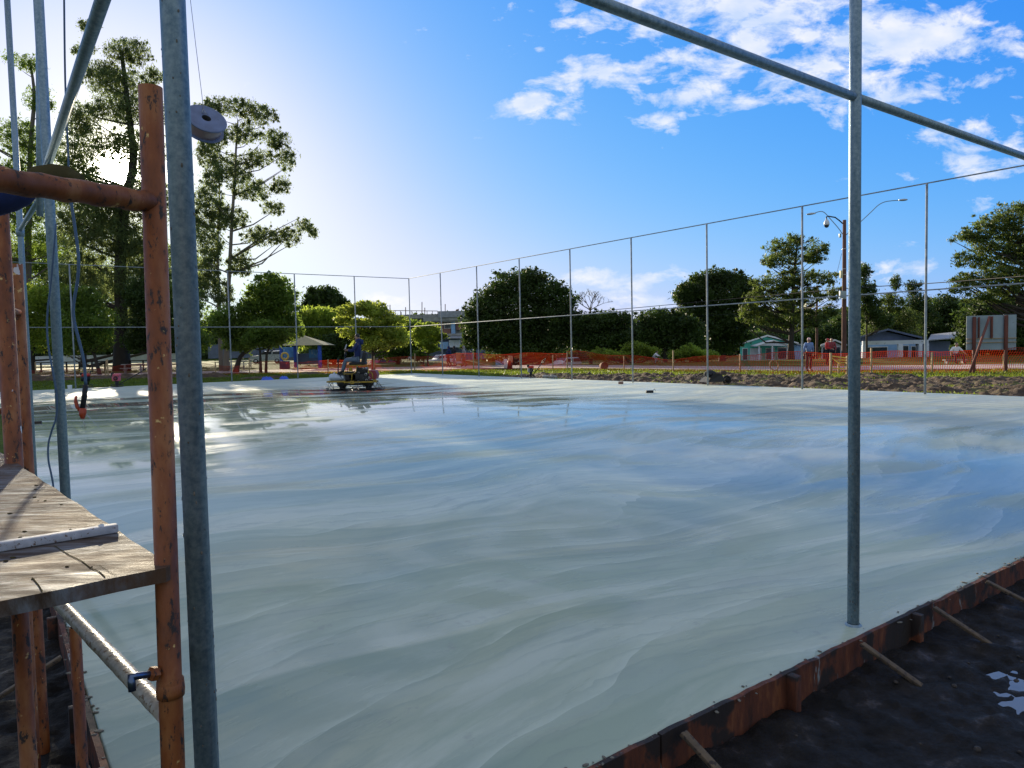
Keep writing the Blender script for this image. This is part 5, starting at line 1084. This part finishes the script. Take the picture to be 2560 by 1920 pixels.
# ------------------------------------------------------------------ cars
def car(label, px, Y, rz, paint, kind='sedan', group='cars parked beyond the netting', zb=None):
    x = X(px, Y); z = terr(x, Y) if zb is None else zb
    r = thing('parked_car', label, 'car', (x, Y, z), rz, group)
    if kind == 'van': prof = [(-2.1, .35), (-2.12, .75), (-1.95, .98), (-1.0, 1.12), (-.25, 1.62), (1.75, 1.68), (2.1, 1.1), (2.12, .4)]
    elif kind == 'pickup': prof = [(-2.3, .4), (-2.32, .9), (-1.2, 1.05), (-.6, 1.6), (.6, 1.62), (.8, 1.05), (2.3, 1.05), (2.3, .45)]
    else: prof = [(-2.1, .35), (-2.12, .70), (-1.1, .88), (-.45, 1.38), (.85, 1.40), (1.5, .98), (2.1, .92), (2.12, .38)]
    w = .84
    mb = MB(); n = len(prof); lv = []
    for yy, ins in ((-w, 0), (-w+.02, 0), (w-.02, 0), (w, 0)): pass
    secs = []
    for yy in (-w, -w*.6, 0, w*.6, w):
        k = 1-(abs(yy)/w)**4*.0; secs.append([(px_, yy*(1-.16*smooth(.95, 1.6, pz)), pz-(.05*(abs(yy)/w)**3 if pz > 1 else 0)) for px_, pz in prof])
    vs_ = [v for s_ in secs for v in s_]; fs = []
    for j in range(4):
        for i in range(n): fs.append((j*n+i, j*n+(i+1) % n, (j+1)*n+(i+1) % n, (j+1)*n+i))
    fs += [tuple(range(n)), tuple(reversed(range(4*n, 5*n)))]
    mb.add(vs_, fs); body = mb.build('body', paint, r, True)
    top = [p for p in prof if p[1] > 1.2]; x0, x1 = top[0][0], top[-1][0]; zt = max(p[1] for p in top)
    for s_ in (-1, 1):
        mid = (x0+x1)/2
        for a, b in ((x0-.42, mid-.05), (mid+.05, x1+.25)):
            mb = MB(); y_ = s_*(w*.93)
            la = max(x0-.42, a); poly = [(a+.05, y_, zt-.47), (b-.03, y_, zt-.47), (min(b-.03, x1-.05), s_*w*.865, zt-.1), (max(a+.05, x0+.02), s_*w*.865, zt-.1)]
            mb.prism([Vector(p)+Vector((0, s_*.02, 0)) for p in poly], (0, s_*.012, 0)); mb.build('side_window', 'dark_glass', r, True)
    mb = MB(); mb.prism([(x0-.38, -w*.8, zt-.42), (x0-.38, w*.8, zt-.42), (x0-.02, w*.74, zt-.05), (x0-.02, -w*.74, zt-.05)], (-.05, 0, .03)); mb.build('windscreen', 'dark_glass', r, True)
    mb = MB(); mb.prism([(x1+.40, -w*.8, zt-.46), (x1+.40, w*.8, zt-.46), (x1+.05, w*.74, zt-.06), (x1+.05, -w*.74, zt-.06)], (.05, 0, .03)); mb.build('rear_window', 'dark_glass', r, True)
    for wx in (-1.35, 1.35):
        for s_ in (-1, 1):
            mb = MB(); mb.lathe((wx, s_*(w-.10), .31), (0, s_, 0), [(-.08, .2), (-.08, .30), (0, .32), (.12, .31), (.13, .2)], 18); wh = mb.build('wheel', 'black_rubber', r, True)
            mb = MB(); mb.lathe((wx, s_*(w-.10), .31), (0, s_, 0), [(.10, .19), (.125, .19), (.13, .05), (.10, .02)], 14); mb.build('rim', 'chrome', wh, True)
    for s_ in (-.62, .62):
        mb = MB(); mb.box((-2.09, s_, .68), (.08, .32, .14), None, .02); mb.build('headlight', 'chrome', r, True)
        mb = MB(); mb.box((2.08, s_, .78), (.08, .26, .16), None, .02); mb.build('tail_light', 'red_paint', r, True)
    return r
car('silver minivan parked under the park trees, left of the kiosk', 668, 96, .12, 'car_silver', 'van')
car('dark green car with a bright window, half hidden right of the kiosk', 826, 100, .05, 'car_green', 'sedan')
car('bright red car behind the netting just right of the trowel machine', 946, 86, .9, 'car_red', 'van', zb=-1.15)
car('pale blue-white sedan behind the middle of the netting', 1021, 112, .05, 'car_white', 'sedan', zb=-.9)
car('white pickup truck behind the hooded walkers', 1106, 92, .5, 'car_white', 'pickup', zb=-.95)
car('white estate car on the lower road behind the lone netting stake', 1408, 80, .75, 'car_white', 'van', zb=-1.5)
# ------------------------------------------------------------------ people in the background
WALK = dict(lk=(.09, -.16, .52), la=(.09, -.05, .12), lt=(.10, -.21, .06), rk=(-.09, .04, .50), ra=(-.09, .26, .14), rt=(-.10, .12, .05), le=(.25, .12, 1.16), lw=(.25, .06, .93), re=(-.25, -.05, 1.15), rw=(-.24, -.20, .98))
def wp(px, Y, z=None): x = X(px, Y); return (x, Y, -.02 if z is None else z)
person('walker in a blue hooded top with the hood up, leftmost of the three walkers', wp(1121, 60), -1.2, WALK, 'navy_cloth', 'dark_cloth', hood='navy_cloth')
person('walker in black with the hood up, middle of the three walkers', wp(1135, 60.6), -1.0, dict(WALK, lw=(.16, -.25, 1.05), rw=(-.14, -.28, 1.08)), 'dark_cloth', 'grey_cloth', hood='dark_cloth')
person('taller walker with a grey top and pale hood, rightmost of the three walkers', wp(1159, 59.5), -1.4, WALK, 'grey_cloth', 'brown_cloth', hood='grey_cloth')
g = P(1146.5, 905, 59.8); mb = MB(); mb.box(g+Z(.42), (.42, .05, .75), .2, .01); solo(mb, 'brown_board', 'brown_card', tuple(g), 'brown board standing between the two right-hand walkers', 'board')
person('man in a light blue shirt and white cap standing beside the netting', wp(2022, 36.8), .15, dict(lw=(.24, .06, .92), rw=(-.24, .06, .92)), 'blue_cloth', 'dark_cloth', cap='pink_cloth')
person('person in a bright red top standing before the tall brown pole', wp(2068, 45), .9, dict(lw=(.10, -.28, 1.05), rw=(-.10, -.28, 1.05)), 'red_cloth', 'dark_cloth', cap='red_paint', scale=.97)
person('person in a dark maroon top close beside the red-topped one', wp(2079, 45.6), -.6, None, 'maroon', 'dark_cloth', scale=.98)
SIT = dict(pelvis=(0, .08, .50), waist=(0, .06, .64), chest=(0, .0, .84), neck=(0, -.04, 1.00), head=(0, -.08, 1.13), ls=(.18, 0, .94), le=(.36, -.06, .74), lw=(.44, -.24, .58), rs=(-.18, 0, .94), re=(-.36, -.06, .74), rw=(-.44, -.24, .58),
           lh=(.09, .06, .50), lk=(.24, -.34, .52), la=(.24, -.38, .09), lt=(.25, -.54, .04), rh=(-.09, .06, .50), rk=(-.24, -.34, .52), ra=(-.24, -.38, .09), rt=(-.25, -.54, .04))
gs = wp(2390, 43.5); person('man in a white t-shirt sitting with arms spread behind the right netting', gs, 0, SIT, 'white_cloth', 'dark_cloth', sleeves=False)
mb = MB(); mb.box((gs[0], gs[1]+.1, .19), (1.3, .34, .06), None, .01)
for s_ in (-.5, .5): mb.box((gs[0]+s_, gs[1]+.1, .07), (.1, .3, .18))
solo(mb, 'low_bench', 'concrete', (gs[0], gs[1]+.1, -.02), 'low bench under the man in the white t-shirt', 'bench')
# cyclist on the lower road
cx, cy = X(1639, 53.5), 53.5; cz = -.04; rz = 1.0
RIDE = dict(pelvis=(0, .25, .98), waist=(0, .20, 1.10), chest=(0, .0, 1.28), neck=(0, -.12, 1.42), head=(0, -.2, 1.55), ls=(.17, -.05, 1.36), le=(.22, -.22, 1.16), lw=(.22, -.46, 1.05), rs=(-.17, -.05, 1.36), re=(-.22, -.22, 1.16), rw=(-.22, -.46, 1.05),
            lh=(.09, .22, .96), lk=(.11, -.18, .80), la=(.11, .02, .42), lt=(.11, -.15, .38), rh=(-.09, .22, .96), rk=(-.11, -.10, .62), ra=(-.11, .08, .20), rt=(-.11, -.10, .16))
person('child in a pale shirt riding a small bicycle behind the netting', (cx, cy, cz), rz, RIDE, 'white_cloth', 'grey_cloth', scale=.62)
bk = thing('bicycle', 'small bicycle ridden along the footpath behind the netting', 'bicycle', (cx, cy, cz), rz); bk.scale = (.62,)*3
for y_ in (-.55, .50):
    mb = MB(); mb.ring((0, y_, .34), (1, 0, 0), .325, .022, 24, 6)
    for k in range(8): a = math.pi*k/8; mb.tube([(0, y_-math.cos(a)*.32, .34-math.sin(a)*.32), (0, y_+math.cos(a)*.32, .34+math.sin(a)*.32)], .004, 4)
    mb.build('wheel', 'black_rubber', bk, True)
mb = MB()
for a, b in (((0, .5, .34), (0, .08, .32)), ((0, .08, .32), (0, .24, .82)), ((0, .5, .34), (0, .2, .70)), ((0, .08, .32), (0, -.40, .72)), ((0, .2, .72), (0, -.38, .80)), ((0, -.36, .88), (0, -.55, .34))): mb.tube([a, b], .018, 8)
mb.build('frame', 'red_paint', bk, True)
mb = MB(); mb.tube([(-.28, -.40, 1.0), (-.2, -.46, 1.0), (0, -.38, .92), (.2, -.46, 1.0), (.28, -.40, 1.0)], .014, 6); mb.build('handlebar', 'black_metal', bk, True)
mb = MB(); mb.ball((0, .26, .86), .08, .14, .035, 10, 6); mb.build('saddle', 'black_rubber', bk, True)
# ------------------------------------------------------------------ trees: trunk, limbs and leaf-sized faces gathered in clumps
FD = F/KD
def tree(name, label, ells, Y, trunk, tr, leaf, n, size, cl=9, bark='dark_bark', flat=.75, asp=.45, limbs=40, dens=1.0, spread=.8, seed=1, group=None, hang=0.0, cat='tree', fill=.35):
    """ells: crown lobes (x, y, rx, ry) as seen from the camera, turned into places at distance Y with real depth; trunk: points from base up"""
    rg = np.random.default_rng(seed); m = Y/FD
    T = [PD(x, y, Y) for x, y in trunk]; base = T[0]; base.z = terr(base.x, Y)-.1
    root = thing(name, label, cat, tuple(base), 0, group)
    C = []; RR = []
    for (x, y, rx, ry) in ells:
        k = max(3, int(dens*rx*ry/(cl*cl)*1.1))
        th = rg.uniform(0, 2*math.pi, k); q = np.sqrt(rg.uniform(0, 1, k))
        for a, b in zip(th, q):
            c = PD(x+rx*b*math.cos(a), y+ry*b*math.sin(a), Y); c.y += rg.uniform(-1, 1)*spread*max(rx, ry)*m*math.sqrt(max(.05, 1-b*b*.8))
            C.append(tuple(c)); RR.append(cl*m*rg.uniform(.65, 1.35))
    for (x, y, rx, ry) in ells:              # sprigs that break the outline
        for _ in range(max(3, int((rx+ry)/cl*1.1))):
            a = rg.uniform(0, 2*math.pi); b = rg.uniform(.95, 1.28); c = PD(x+rx*b*math.cos(a), y+ry*b*math.sin(a)*(1 if math.sin(a) < 0 else .8), Y); c.y += rg.uniform(-.5, .5)*spread*max(rx, ry)*m
            C.append(tuple(c)); RR.append(cl*m*rg.uniform(.3, .75))
    C = np.array(C); RR = np.array(RR); nf_ = int(n*fill); w = RR**2; w = w/w.sum()
    ci = rg.choice(len(C), n, p=w)
    d = rg.normal(size=(n, 3)); d /= np.linalg.norm(d, axis=1)[:, None]
    r = RR[ci]*np.abs(rg.normal(0, .62, n))*rg.choice([1, 1, 1, 1.5], n)
    pos = C[ci]+d*r[:, None]*np.array([1, 1, flat])
    if nf_:                                  # loose foliage filling the lobes between the denser clumps
        ea = np.array([e[2]*e[3] for e in ells], float); ei = rg.choice(len(ells), nf_, p=ea/ea.sum()); g3 = rg.normal(size=(nf_, 3)); g3 /= np.linalg.norm(g3, axis=1)[:, None]; g3 *= (rg.uniform(0, 1, nf_)[:, None]**.4*(1+.10*rg.normal(size=(nf_, 1))))
        EC = np.array([tuple(PD(e[0], e[1], Y)) for e in ells]); ER = np.array([(e[2]*m, max(e[2], e[3])*m*spread, e[3]*m) for e in ells]); pos[:nf_] = EC[ei]+g3*ER[ei]*1.04
    a = rg.normal(size=(n, 3)); a[:, 2] -= hang*2.0; a /= np.linalg.norm(a, axis=1)[:, None]
    b = np.cross(a, rg.normal(size=(n, 3))); b /= np.linalg.norm(b, axis=1)[:, None]
    rl = pos-np.array([0, 0, H]); rl /= np.linalg.norm(rl, axis=1)[:, None]; sd = np.degrees(np.arccos(np.clip(rl @ np.array(tuple(SUN)), -1, 1)))
    keep = (sd > .45) & (rg.uniform(0, 1, n) > .8*np.exp(-(sd/1.5)**2)); pos = pos[keep]; a = a[keep]; b = b[keep]; n = len(pos)
    s = size*rg.uniform(.6, 1.35, n)[:, None]
    V = np.stack([pos-a*s*.5, pos+b*s*asp*.5-a*s*.08, pos+a*s*.5, pos-b*s*asp*.5-a*s*.08], 1).reshape(-1, 3)
    npmesh('crown', V, np.arange(4*n).reshape(-1, 4), leaf, root, tuple(base))
    mb = MB(); L = len(T); rs = [tr*(1-.75*i/(L-1)) if L > 1 else tr for i in range(L)]; rs[0] *= 1.25
    tt = [tuple(p)+(q,) for p, q in zip(T, rs)]; sp = spline(tt, 4)
    mb.tube([p[:3] for p in sp], [max(.02, p[3]) for p in sp], 10)
    Tn = np.array([p[:3] for p in sp]); R_ = [p[3] for p in sp]
    for i in rg.permutation(len(C))[:limbs]:
        c = C[i]; dd = np.linalg.norm(Tn-c, axis=1)+np.maximum(0, Tn[:, 2]-c[2]+.4*np.linalg.norm((Tn-c)[:, :2], axis=1))*3; j = int(np.argmin(dd)); p = Tn[j]
        mid = p*.5+c*.5+np.array([0, 0, -.08*np.linalg.norm(c-p)])+rg.normal(size=3)*.05*np.linalg.norm(c-p); r0 = min(R_[j]*.6, .018*np.linalg.norm(c-p)+.02)
        mb.tube([tuple(p), tuple(mid), tuple(c)], [r0, r0*.65, .012], 6, caps=False)
    mb.build('trunk', bark, root); return root
# tall eucalypts at left
tree('eucalyptus_tree', 'tallest eucalyptus with the thick dark trunk behind the orange scaffold, sun shining through it',
     [(300, 690, 50, 40), (110, 640, 50, 40), (200, 470, 80, 40), (275, 112, 50, 26), (222, 150, 36, 20), (250, 178, 62, 30), (182, 108, 26, 12), (330, 165, 22, 20), (262, 235, 70, 34), (175, 262, 40, 34), (330, 250, 34, 26), (200, 330, 80, 50), (292, 322, 62, 42), (165, 400, 50, 50),
      (262, 420, 90, 56), (330, 440, 40, 50), (215, 510, 90, 50), (300, 540, 60, 50), (170, 590, 60, 40), (270, 610, 80, 40), (335, 620, 40, 60), (190, 55, 22, 10)],
     72, [(263, 795), (262, 700), (260, 560), (272, 430), (288, 350), (278, 240), (262, 110)], (.70), 'leaf_euc', 150000, .28, 8, 'dark_bark', .95, .30, 60, .75, .55, 3, fill=.62, group='eucalypts at the left', hang=.5)
tree('eucalyptus_tree', 'pale-stemmed eucalyptus with an umbrella-shaped airy crown right of the corner post',
     [(498, 232, 62, 18), (560, 250, 38, 22), (450, 238, 26, 14), (595, 300, 32, 20), (520, 290, 46, 20), (618, 345, 20, 24), (560, 340, 34, 18), (500, 365, 44, 30), (450, 330, 26, 30), (610, 400, 20, 20), (545, 410, 44, 22),
      (450, 430, 30, 40), (590, 450, 24, 14), (500, 470, 34, 24), (565, 512, 44, 20), (622, 512, 26, 20), (655, 488, 20, 14), (674, 500, 8, 14), (450, 520, 34, 34), (520, 570, 30, 26), (440, 600, 34, 46), (480, 640, 24, 30)],
     62, [(488, 785), (490, 720), (494, 620), (500, 500), (506, 400), (510, 320), (514, 260)], .22, 'leaf_euc', 58000, .24, 6, 'pale_bark', .95, .30, 44, .85, .6, 4, fill=.42, group='eucalypts at the left', hang=.5)
tree('eucalyptus_tree', 'slender twin stem of eucalyptus leaning just left of the umbrella-crowned one',
     [(470, 300, 20, 26), (462, 380, 22, 30), (476, 470, 22, 26), (430, 480, 20, 40), (455, 560, 22, 24)], 63, [(478, 785), (472, 650), (470, 520), (474, 420), (470, 320)], .17, 'leaf_euc', 11000, .25, 7, 'pale_bark', .9, .3, 30, 1, .5, 5, fill=.4, group='eucalypts at the left', hang=.5)
tree('eucalyptus_tree', 'eucalyptus at the left frame edge, its topmost tuft standing alone beside the grey post',
     [(52, 132, 32, 14), (78, 148, 26, 10), (80, 215, 30, 26), (30, 290, 50, 30), (75, 330, 50, 34), (20, 380, 50, 34), (90, 430, 50, 34), (30, 470, 60, 36), (100, 520, 60, 36), (10, 560, 60, 46), (-60, 420, 60, 120)],
     80, [(58, 790), (60, 650), (62, 480), (66, 320), (74, 210), (66, 140)], .45, 'leaf_mid', 60000, .29, 9, 'bark', .95, .32, 60, 1.0, .6, 6, fill=.5, group='eucalypts at the left', hang=.4)
tree('park_tree', 'wide hazy green tree filling the gap behind the thickest trunk', [(120, 560, 70, 50), (60, 620, 80, 50), (200, 600, 60, 50), (330, 560, 60, 40), (400, 600, 50, 50), (300, 650, 90, 50), (160, 680, 110, 50), (400, 690, 60, 50), (20, 540, 60, 50)],
     98, [(180, 790), (184, 720), (200, 620)], .35, 'leaf_mid', 60000, .38, 9, 'dark_bark', .9, .4, 40, .8, .5, 8)
# lower park trees at left
def bushy(lab, ells, Y, trunk, tr, leaf, n, size=.24, cl=9, seed=1, name='park_tree', bark='dark_bark', **k):
    k.setdefault('fill', .55); return tree(name, lab, ells, Y, trunk, tr, leaf, int(n*1.15), size*1.12, cl, bark, seed=seed, **k)
bushy('broad light green tree low at the left frame edge behind the orange uprights', [(40, 660, 90, 50), (90, 720, 70, 40), (-20, 700, 80, 70), (120, 650, 50, 36)], 66, [(70, 792), (72, 740), (78, 680)], .2, 'leaf_light', 26000, seed=10)
bushy('leafy light green tree with a bent stem left of the thickest trunk', [(190, 690, 60, 34), (160, 735, 50, 28), (215, 735, 30, 24), (170, 650, 50, 30)], 60, [(215, 792), (205, 770), (196, 745), (210, 700), (190, 670)], .14, 'leaf_mid', 16000, seed=11)
bushy('dark leafy tree between the thickest trunk and the orange scaffold upright', [(330, 690, 44, 40), (310, 640, 40, 40), (300, 735, 34, 22), (355, 735, 30, 24)], 66, [(325, 792), (322, 765), (335, 735), (318, 690)], .2, 'leaf_dark', 17000, seed=12)
bushy('mid green tree hidden behind the thick corner post', [(400, 640, 40, 60), (390, 700, 44, 40), (420, 735, 40, 28)], 70, [(395, 792), (396, 740), (400, 660)], .2, 'leaf_mid', 15000, seed=13)
bushy('full green tree with low spreading limbs beside the leaning eucalyptus', [(590, 625, 44, 30), (560, 660, 44, 32), (612, 660, 34, 38), (560, 705, 50, 28), (615, 710, 38, 32), (500, 700, 46, 36), (520, 745, 40, 14)], 58, [(508, 792), (520, 770), (545, 748), (560, 700), (585, 640)], .2, 'leaf_mid', 27000, seed=14, limbs=50)
bushy('twin-stemmed young tree right in front of the minivan', [(565, 715, 30, 22), (585, 740, 24, 14), (545, 738, 22, 14), (600, 722, 24, 18)], 55.5, [(563, 799), (562, 765), (560, 735), (566, 712)], .11, 'leaf_mid', 6500, .2, 7, 15)
mbx = MB(); a = PD(574, 797, 55.6); a.z = -.1; mbx.tube([tuple(a), tuple(PD(576, 765, 55.6)), tuple(PD(588, 735, 55.7)), tuple(PD(600, 715, 55.8))], [.12, .1, .08, .04], 8); solo(mbx, 'leaning_stem', 'dark_bark', tuple(a), 'second, leaning stem beside the twin-stemmed young tree', 'tree stem')
bushy('distant dark round-topped tree above the pale green one', [(700, 640, 34, 20), (675, 650, 22, 14), (728, 655, 26, 16), (700, 665, 44, 18)], 112, [(702, 790), (702, 700), (700, 650)], .3, 'leaf_dark', 9000, .5, 8, 16)
bushy('rounded pale green willow-like tree behind the kiosk roof', [(690, 690, 50, 26), (660, 700, 30, 26), (730, 700, 34, 28), (695, 725, 56, 26), (700, 750, 40, 22)], 84, [(700, 792), (700, 750), (696, 700)], .25, 'leaf_light', 20000, .34, 8, 17, hang=.8)
bushy('dark shadowy tree trunk and foliage beneath the pale green tree', [(735, 745, 50, 22), (700, 768, 60, 14), (760, 725, 30, 30)], 80, [(722, 792), (724, 760), (730, 735)], .22, 'leaf_dark', 11000, .28, 8, 18)
bushy('yellow-tinged layered airy tree behind the driver of the trowel machine', [(790, 662, 40, 10), (815, 676, 36, 10), (760, 672, 34, 10), (738, 690, 18, 8), (845, 690, 30, 10), (800, 698, 50, 12), (770, 718, 34, 12), (840, 715, 36, 14), (810, 740, 46, 16), (862, 735, 26, 14)], 56, [(806, 792), (806, 765), (802, 735), (796, 705), (800, 670)], .14, 'leaf_yellow', 15000, .22, 7, 19, limbs=60, flat=.45, spread=1.0)
bushy('dense green tree between the driver and the far corner post', [(850, 720, 40, 26), (880, 745, 34, 26), (840, 755, 40, 24), (890, 710, 24, 20)], 76, [(860, 792), (862, 760), (864, 725)], .2, 'leaf_mid', 13000, .26, 8, 20)
bushy('small bright green tree with tiered foliage right of the far corner post', [(925, 712, 26, 14), (905, 722, 20, 14), (942, 726, 18, 10), (922, 740, 24, 12), (932, 754, 14, 8)], 64, [(924, 792), (924, 765), (924, 725)], .09, 'leaf_light', 6500, .2, 7, 21, flat=.5)
bushy('small dark young tree before the pale blue-white sedan', [(915, 762, 12, 14), (900, 768, 10, 10)], 66, [(915, 795), (915, 775), (915, 760)], .07, 'leaf_mid', 2200, .18, 6, 22)
# middle and right
bushy('huge dark round tree behind the middle of the netting', [(1110, 612, 50, 26), (1150, 600, 40, 18), (1070, 640, 44, 26), (1160, 630, 60, 30), (1205, 650, 44, 30), (1040, 670, 36, 30), (1100, 670, 80, 34), (1190, 690, 64, 36), (1030, 705, 34, 30), (1090, 715, 80, 34), (1180, 725, 66, 28), (1020, 740, 24, 18), (1075, 745, 40, 18), (1230, 700, 30, 36), (1145, 750, 90, 18)],
      72, [(1107, 792), (1104, 770), (1110, 740), (1120, 680), (1125, 620)], .38, 'leaf_dark', 62000, .26, 8.5, 23, limbs=50)
bushy('dark tree right of the huge round one, with the bare tree rising behind it', [(1290, 700, 44, 26), (1330, 695, 40, 22), (1270, 735, 34, 22), (1320, 735, 50, 24), (1360, 730, 30, 26)], 70, [(1346, 790), (1342, 760), (1320, 730), (1310, 700)], .22, 'leaf_dark', 20000, .26, 8, 24)
bushy('dark spreading tree above the cyclist', [(1420, 690, 44, 22), (1460, 700, 40, 24), (1400, 720, 44, 22), (1450, 735, 54, 20), (1495, 715, 24, 30), (1500, 740, 26, 16)], 66, [(1440, 790), (1436, 770), (1440, 740), (1446, 700)], .24, 'leaf_dark', 20000, .25, 8, 25, limbs=50)
bushy('bright green climbing hedge behind the netting right of the lone stake', [(1375, 755, 26, 16), (1405, 762, 20, 14), (1350, 768, 30, 10), (1300, 765, 30, 10)], 62, [(1370, 792), (1370, 765)], .06, 'leaf_light', 9000, .2, 7, 26, name='hedge', cat='hedge')
bushy('bright green hedge under the dark spreading tree near the cyclist', [(1490, 762, 24, 14), (1520, 768, 24, 12), (1465, 768, 20, 10)], 60, [(1490, 792), (1490, 765)], .06, 'leaf_light', 7000, .2, 7, 27, name='hedge', cat='hedge')
bushy('low dark hedge filling the ground below the huge round tree', [(1150, 768, 100, 12), (1240, 768, 60, 12)], 84, [(1150, 792), (1150, 770)], .06, 'leaf_dark', 12000, .28, 8, 28, name='hedge', cat='hedge')
bushy('black-green round tree left of the teal house', [(1545, 600, 40, 20), (1580, 605, 36, 20), (1510, 625, 40, 24), (1480, 640, 24, 24), (1560, 640, 60, 34), (1610, 640, 30, 40), (1500, 680, 36, 36), (1560, 700, 66, 40), (1578, 716, 38, 36), (1520, 745, 50, 20), (1560, 750, 30, 16)],
      80, [(1560, 792), (1560, 740), (1556, 660), (1558, 610)], .4, 'leaf_dark', 52000, .28, 9, 29)
tree('feathery_tree', 'tall open feathery tree rising over the teal house', [(1700, 530, 40, 18), (1720, 515, 16, 10), (1690, 560, 44, 18), (1760, 545, 24, 26), (1670, 610, 44, 18), (1720, 600, 36, 20), (1775, 600, 34, 14), (1640, 640, 24, 16), (1690, 650, 44, 20), (1745, 640, 34, 20), (1800, 632, 22, 14), (1640, 684, 40, 16), (1700, 690, 40, 18), (1620, 670, 24, 14), (1750, 690, 30, 22), (1790, 670, 20, 12)],
     64, [(1708, 792), (1709, 740), (1712, 660), (1716, 590), (1722, 530)], .3, 'leaf_olive', 30000, .30, 8, 'dark_bark', .5, .28, 110, 1.1, .8, 30, None, .4)
bushy('thin upright tree just right of the near slim post', [(1866, 590, 12, 22), (1872, 630, 20, 22), (1880, 665, 24, 24), (1898, 690, 26, 20)], 74, [(1872, 792), (1872, 700), (1868, 580)], .12, 'leaf_dark', 9000, .26, 7, 31, asp=.3)
bushy('olive tree with upswept feathery tips above the white-columned house', [(1925, 655, 26, 22), (1945, 690, 40, 26), (1900, 712, 36, 28), (1955, 725, 40, 18)], 82, [(1930, 792), (1930, 730), (1926, 660)], .2, 'leaf_olive', 14000, .28, 8, 32, asp=.28)
bushy('thin upright tree whose pointed tip shows right of the olive one', [(1972, 622, 14, 16), (1978, 650, 24, 18), (1990, 680, 34, 26), (1935, 610, 9, 16)], 86, [(1975, 792), (1975, 700), (1972, 620)], .15, 'leaf_dark', 9000, .28, 7, 33, asp=.28)
bushy('dark wide tree behind the porch house, left of the big overhanging tree', [(2035, 665, 44, 24), (2070, 690, 44, 30), (2010, 705, 50, 30), (2060, 730, 56, 22), (1990, 735, 30, 16)], 90, [(2040, 792), (2040, 740), (2044, 680)], .3, 'leaf_dark', 24000, .32, 9, 34)
tree('feathery_tree', 'big overhanging feathery tree at the right frame edge above the billboard', [(2190, 455, 40, 18), (2150, 480, 44, 20), (2110, 505, 40, 16), (2200, 500, 50, 22), (2080, 512, 24, 10), (2140, 530, 50, 22), (2210, 545, 50, 24), (2100, 560, 40, 18), (2160, 580, 50, 22), (2120, 605, 50, 18), (2190, 615, 60, 22), (2085, 598, 22, 10), (2070, 625, 18, 12), (2130, 640, 50, 16), (2260, 520, 50, 90)],
     54, [(2268, 792), (2262, 700), (2240, 620), (2216, 560), (2190, 500)], .34, 'leaf_olive', 40000, .26, 8, 'dark_bark', .5, .28, 110, 1.1, .8, 35, None, .3)
bushy('black-green dense tree directly behind the billboard', [(2140, 680, 60, 30), (2200, 680, 60, 40), (2110, 720, 44, 36), (2170, 740, 70, 34), (2230, 740, 50, 40), (2090, 755, 30, 20)], 62, [(2170, 792), (2170, 740), (2166, 690)], .3, 'leaf_dark', 32000, .27, 9, 36)
bushy('dark tree behind the teal house roof and the small distant pole', [(1700, 728, 60, 16), (1770, 725, 50, 24), (1810, 715, 30, 30), (1640, 728, 40, 14), (1830, 750, 40, 16)], 116, [(1760, 792), (1760, 745)], .3, 'leaf_dark', 16000, .4, 8, 37)
# bare tree
rg = random.Random(9); bt = thing('bare_tree', 'leafless pale tree against the low clouds', 'tree', tuple(PD(1276, 780, 92)))
mbt = MB()
def limb(p, d, l, r, k):
    q = p+d*l; mid = (p+q)/2+Vector((rg.uniform(-1, 1), rg.uniform(-1, 1), 0))*l*.06; mbt.tube([tuple(p), tuple(mid), tuple(q)], [r, r*.85, r*.65], 6, caps=False)
    if k:
        for _ in range(3 if k > 1 else 2):
            e = (d+Vector((rg.uniform(-.8, .8), rg.uniform(-.6, .6), rg.uniform(-.1, .5)))).normalized(); limb(q, e, l*rg.uniform(.55, .8), r*.62, k-1)
bb_ = PD(1276, 790, 92); bb_.z = -1.8; mbt.tube([tuple(bb_), tuple(PD(1276, 690, 92)), tuple(PD(1275, 668, 92))], [.22, .15, .11], 8)
for dv in ((.9, .2, .5), (-.9, -.3, .55), (.35, .6, .9), (-.4, .4, .9), (.1, -.6, 1)): limb(PD(1275, 670, 92), Vector(dv).normalized(), 1.05, .07, 4); mbt.build('branches', 'pale_bark', bt)
# far woods closing the horizon
def woods():
    n = 60000; rg = np.random.default_rng(5); V = []
    x = rg.uniform(-190, 190, n); y = 175+rg.uniform(-12, 12, n); top = np.array([8.3+2.4*fbm(a, 0, .05, 4)+1.4*fbm(a, 5, .25, 3) for a in x]); z = -2+ (top+2)*rg.uniform(0, 1, n)**.8
    pos = np.stack([x, y, z], 1); a = rg.normal(size=(n, 3)); a /= np.linalg.norm(a, axis=1)[:, None]; b = np.cross(a, rg.normal(size=(n, 3))); b /= np.linalg.norm(b, axis=1)[:, None]; s = rg.uniform(.4, 1.1, n)[:, None]
    VV = np.stack([pos-a*s, pos+b*s*.6, pos+a*s, pos-b*s*.6], 1).reshape(-1, 3); o = npmesh('distant_woods', VV, np.arange(4*n).reshape(-1, 4), 'leaf_dark'); o['kind'] = 'stuff'
woods()
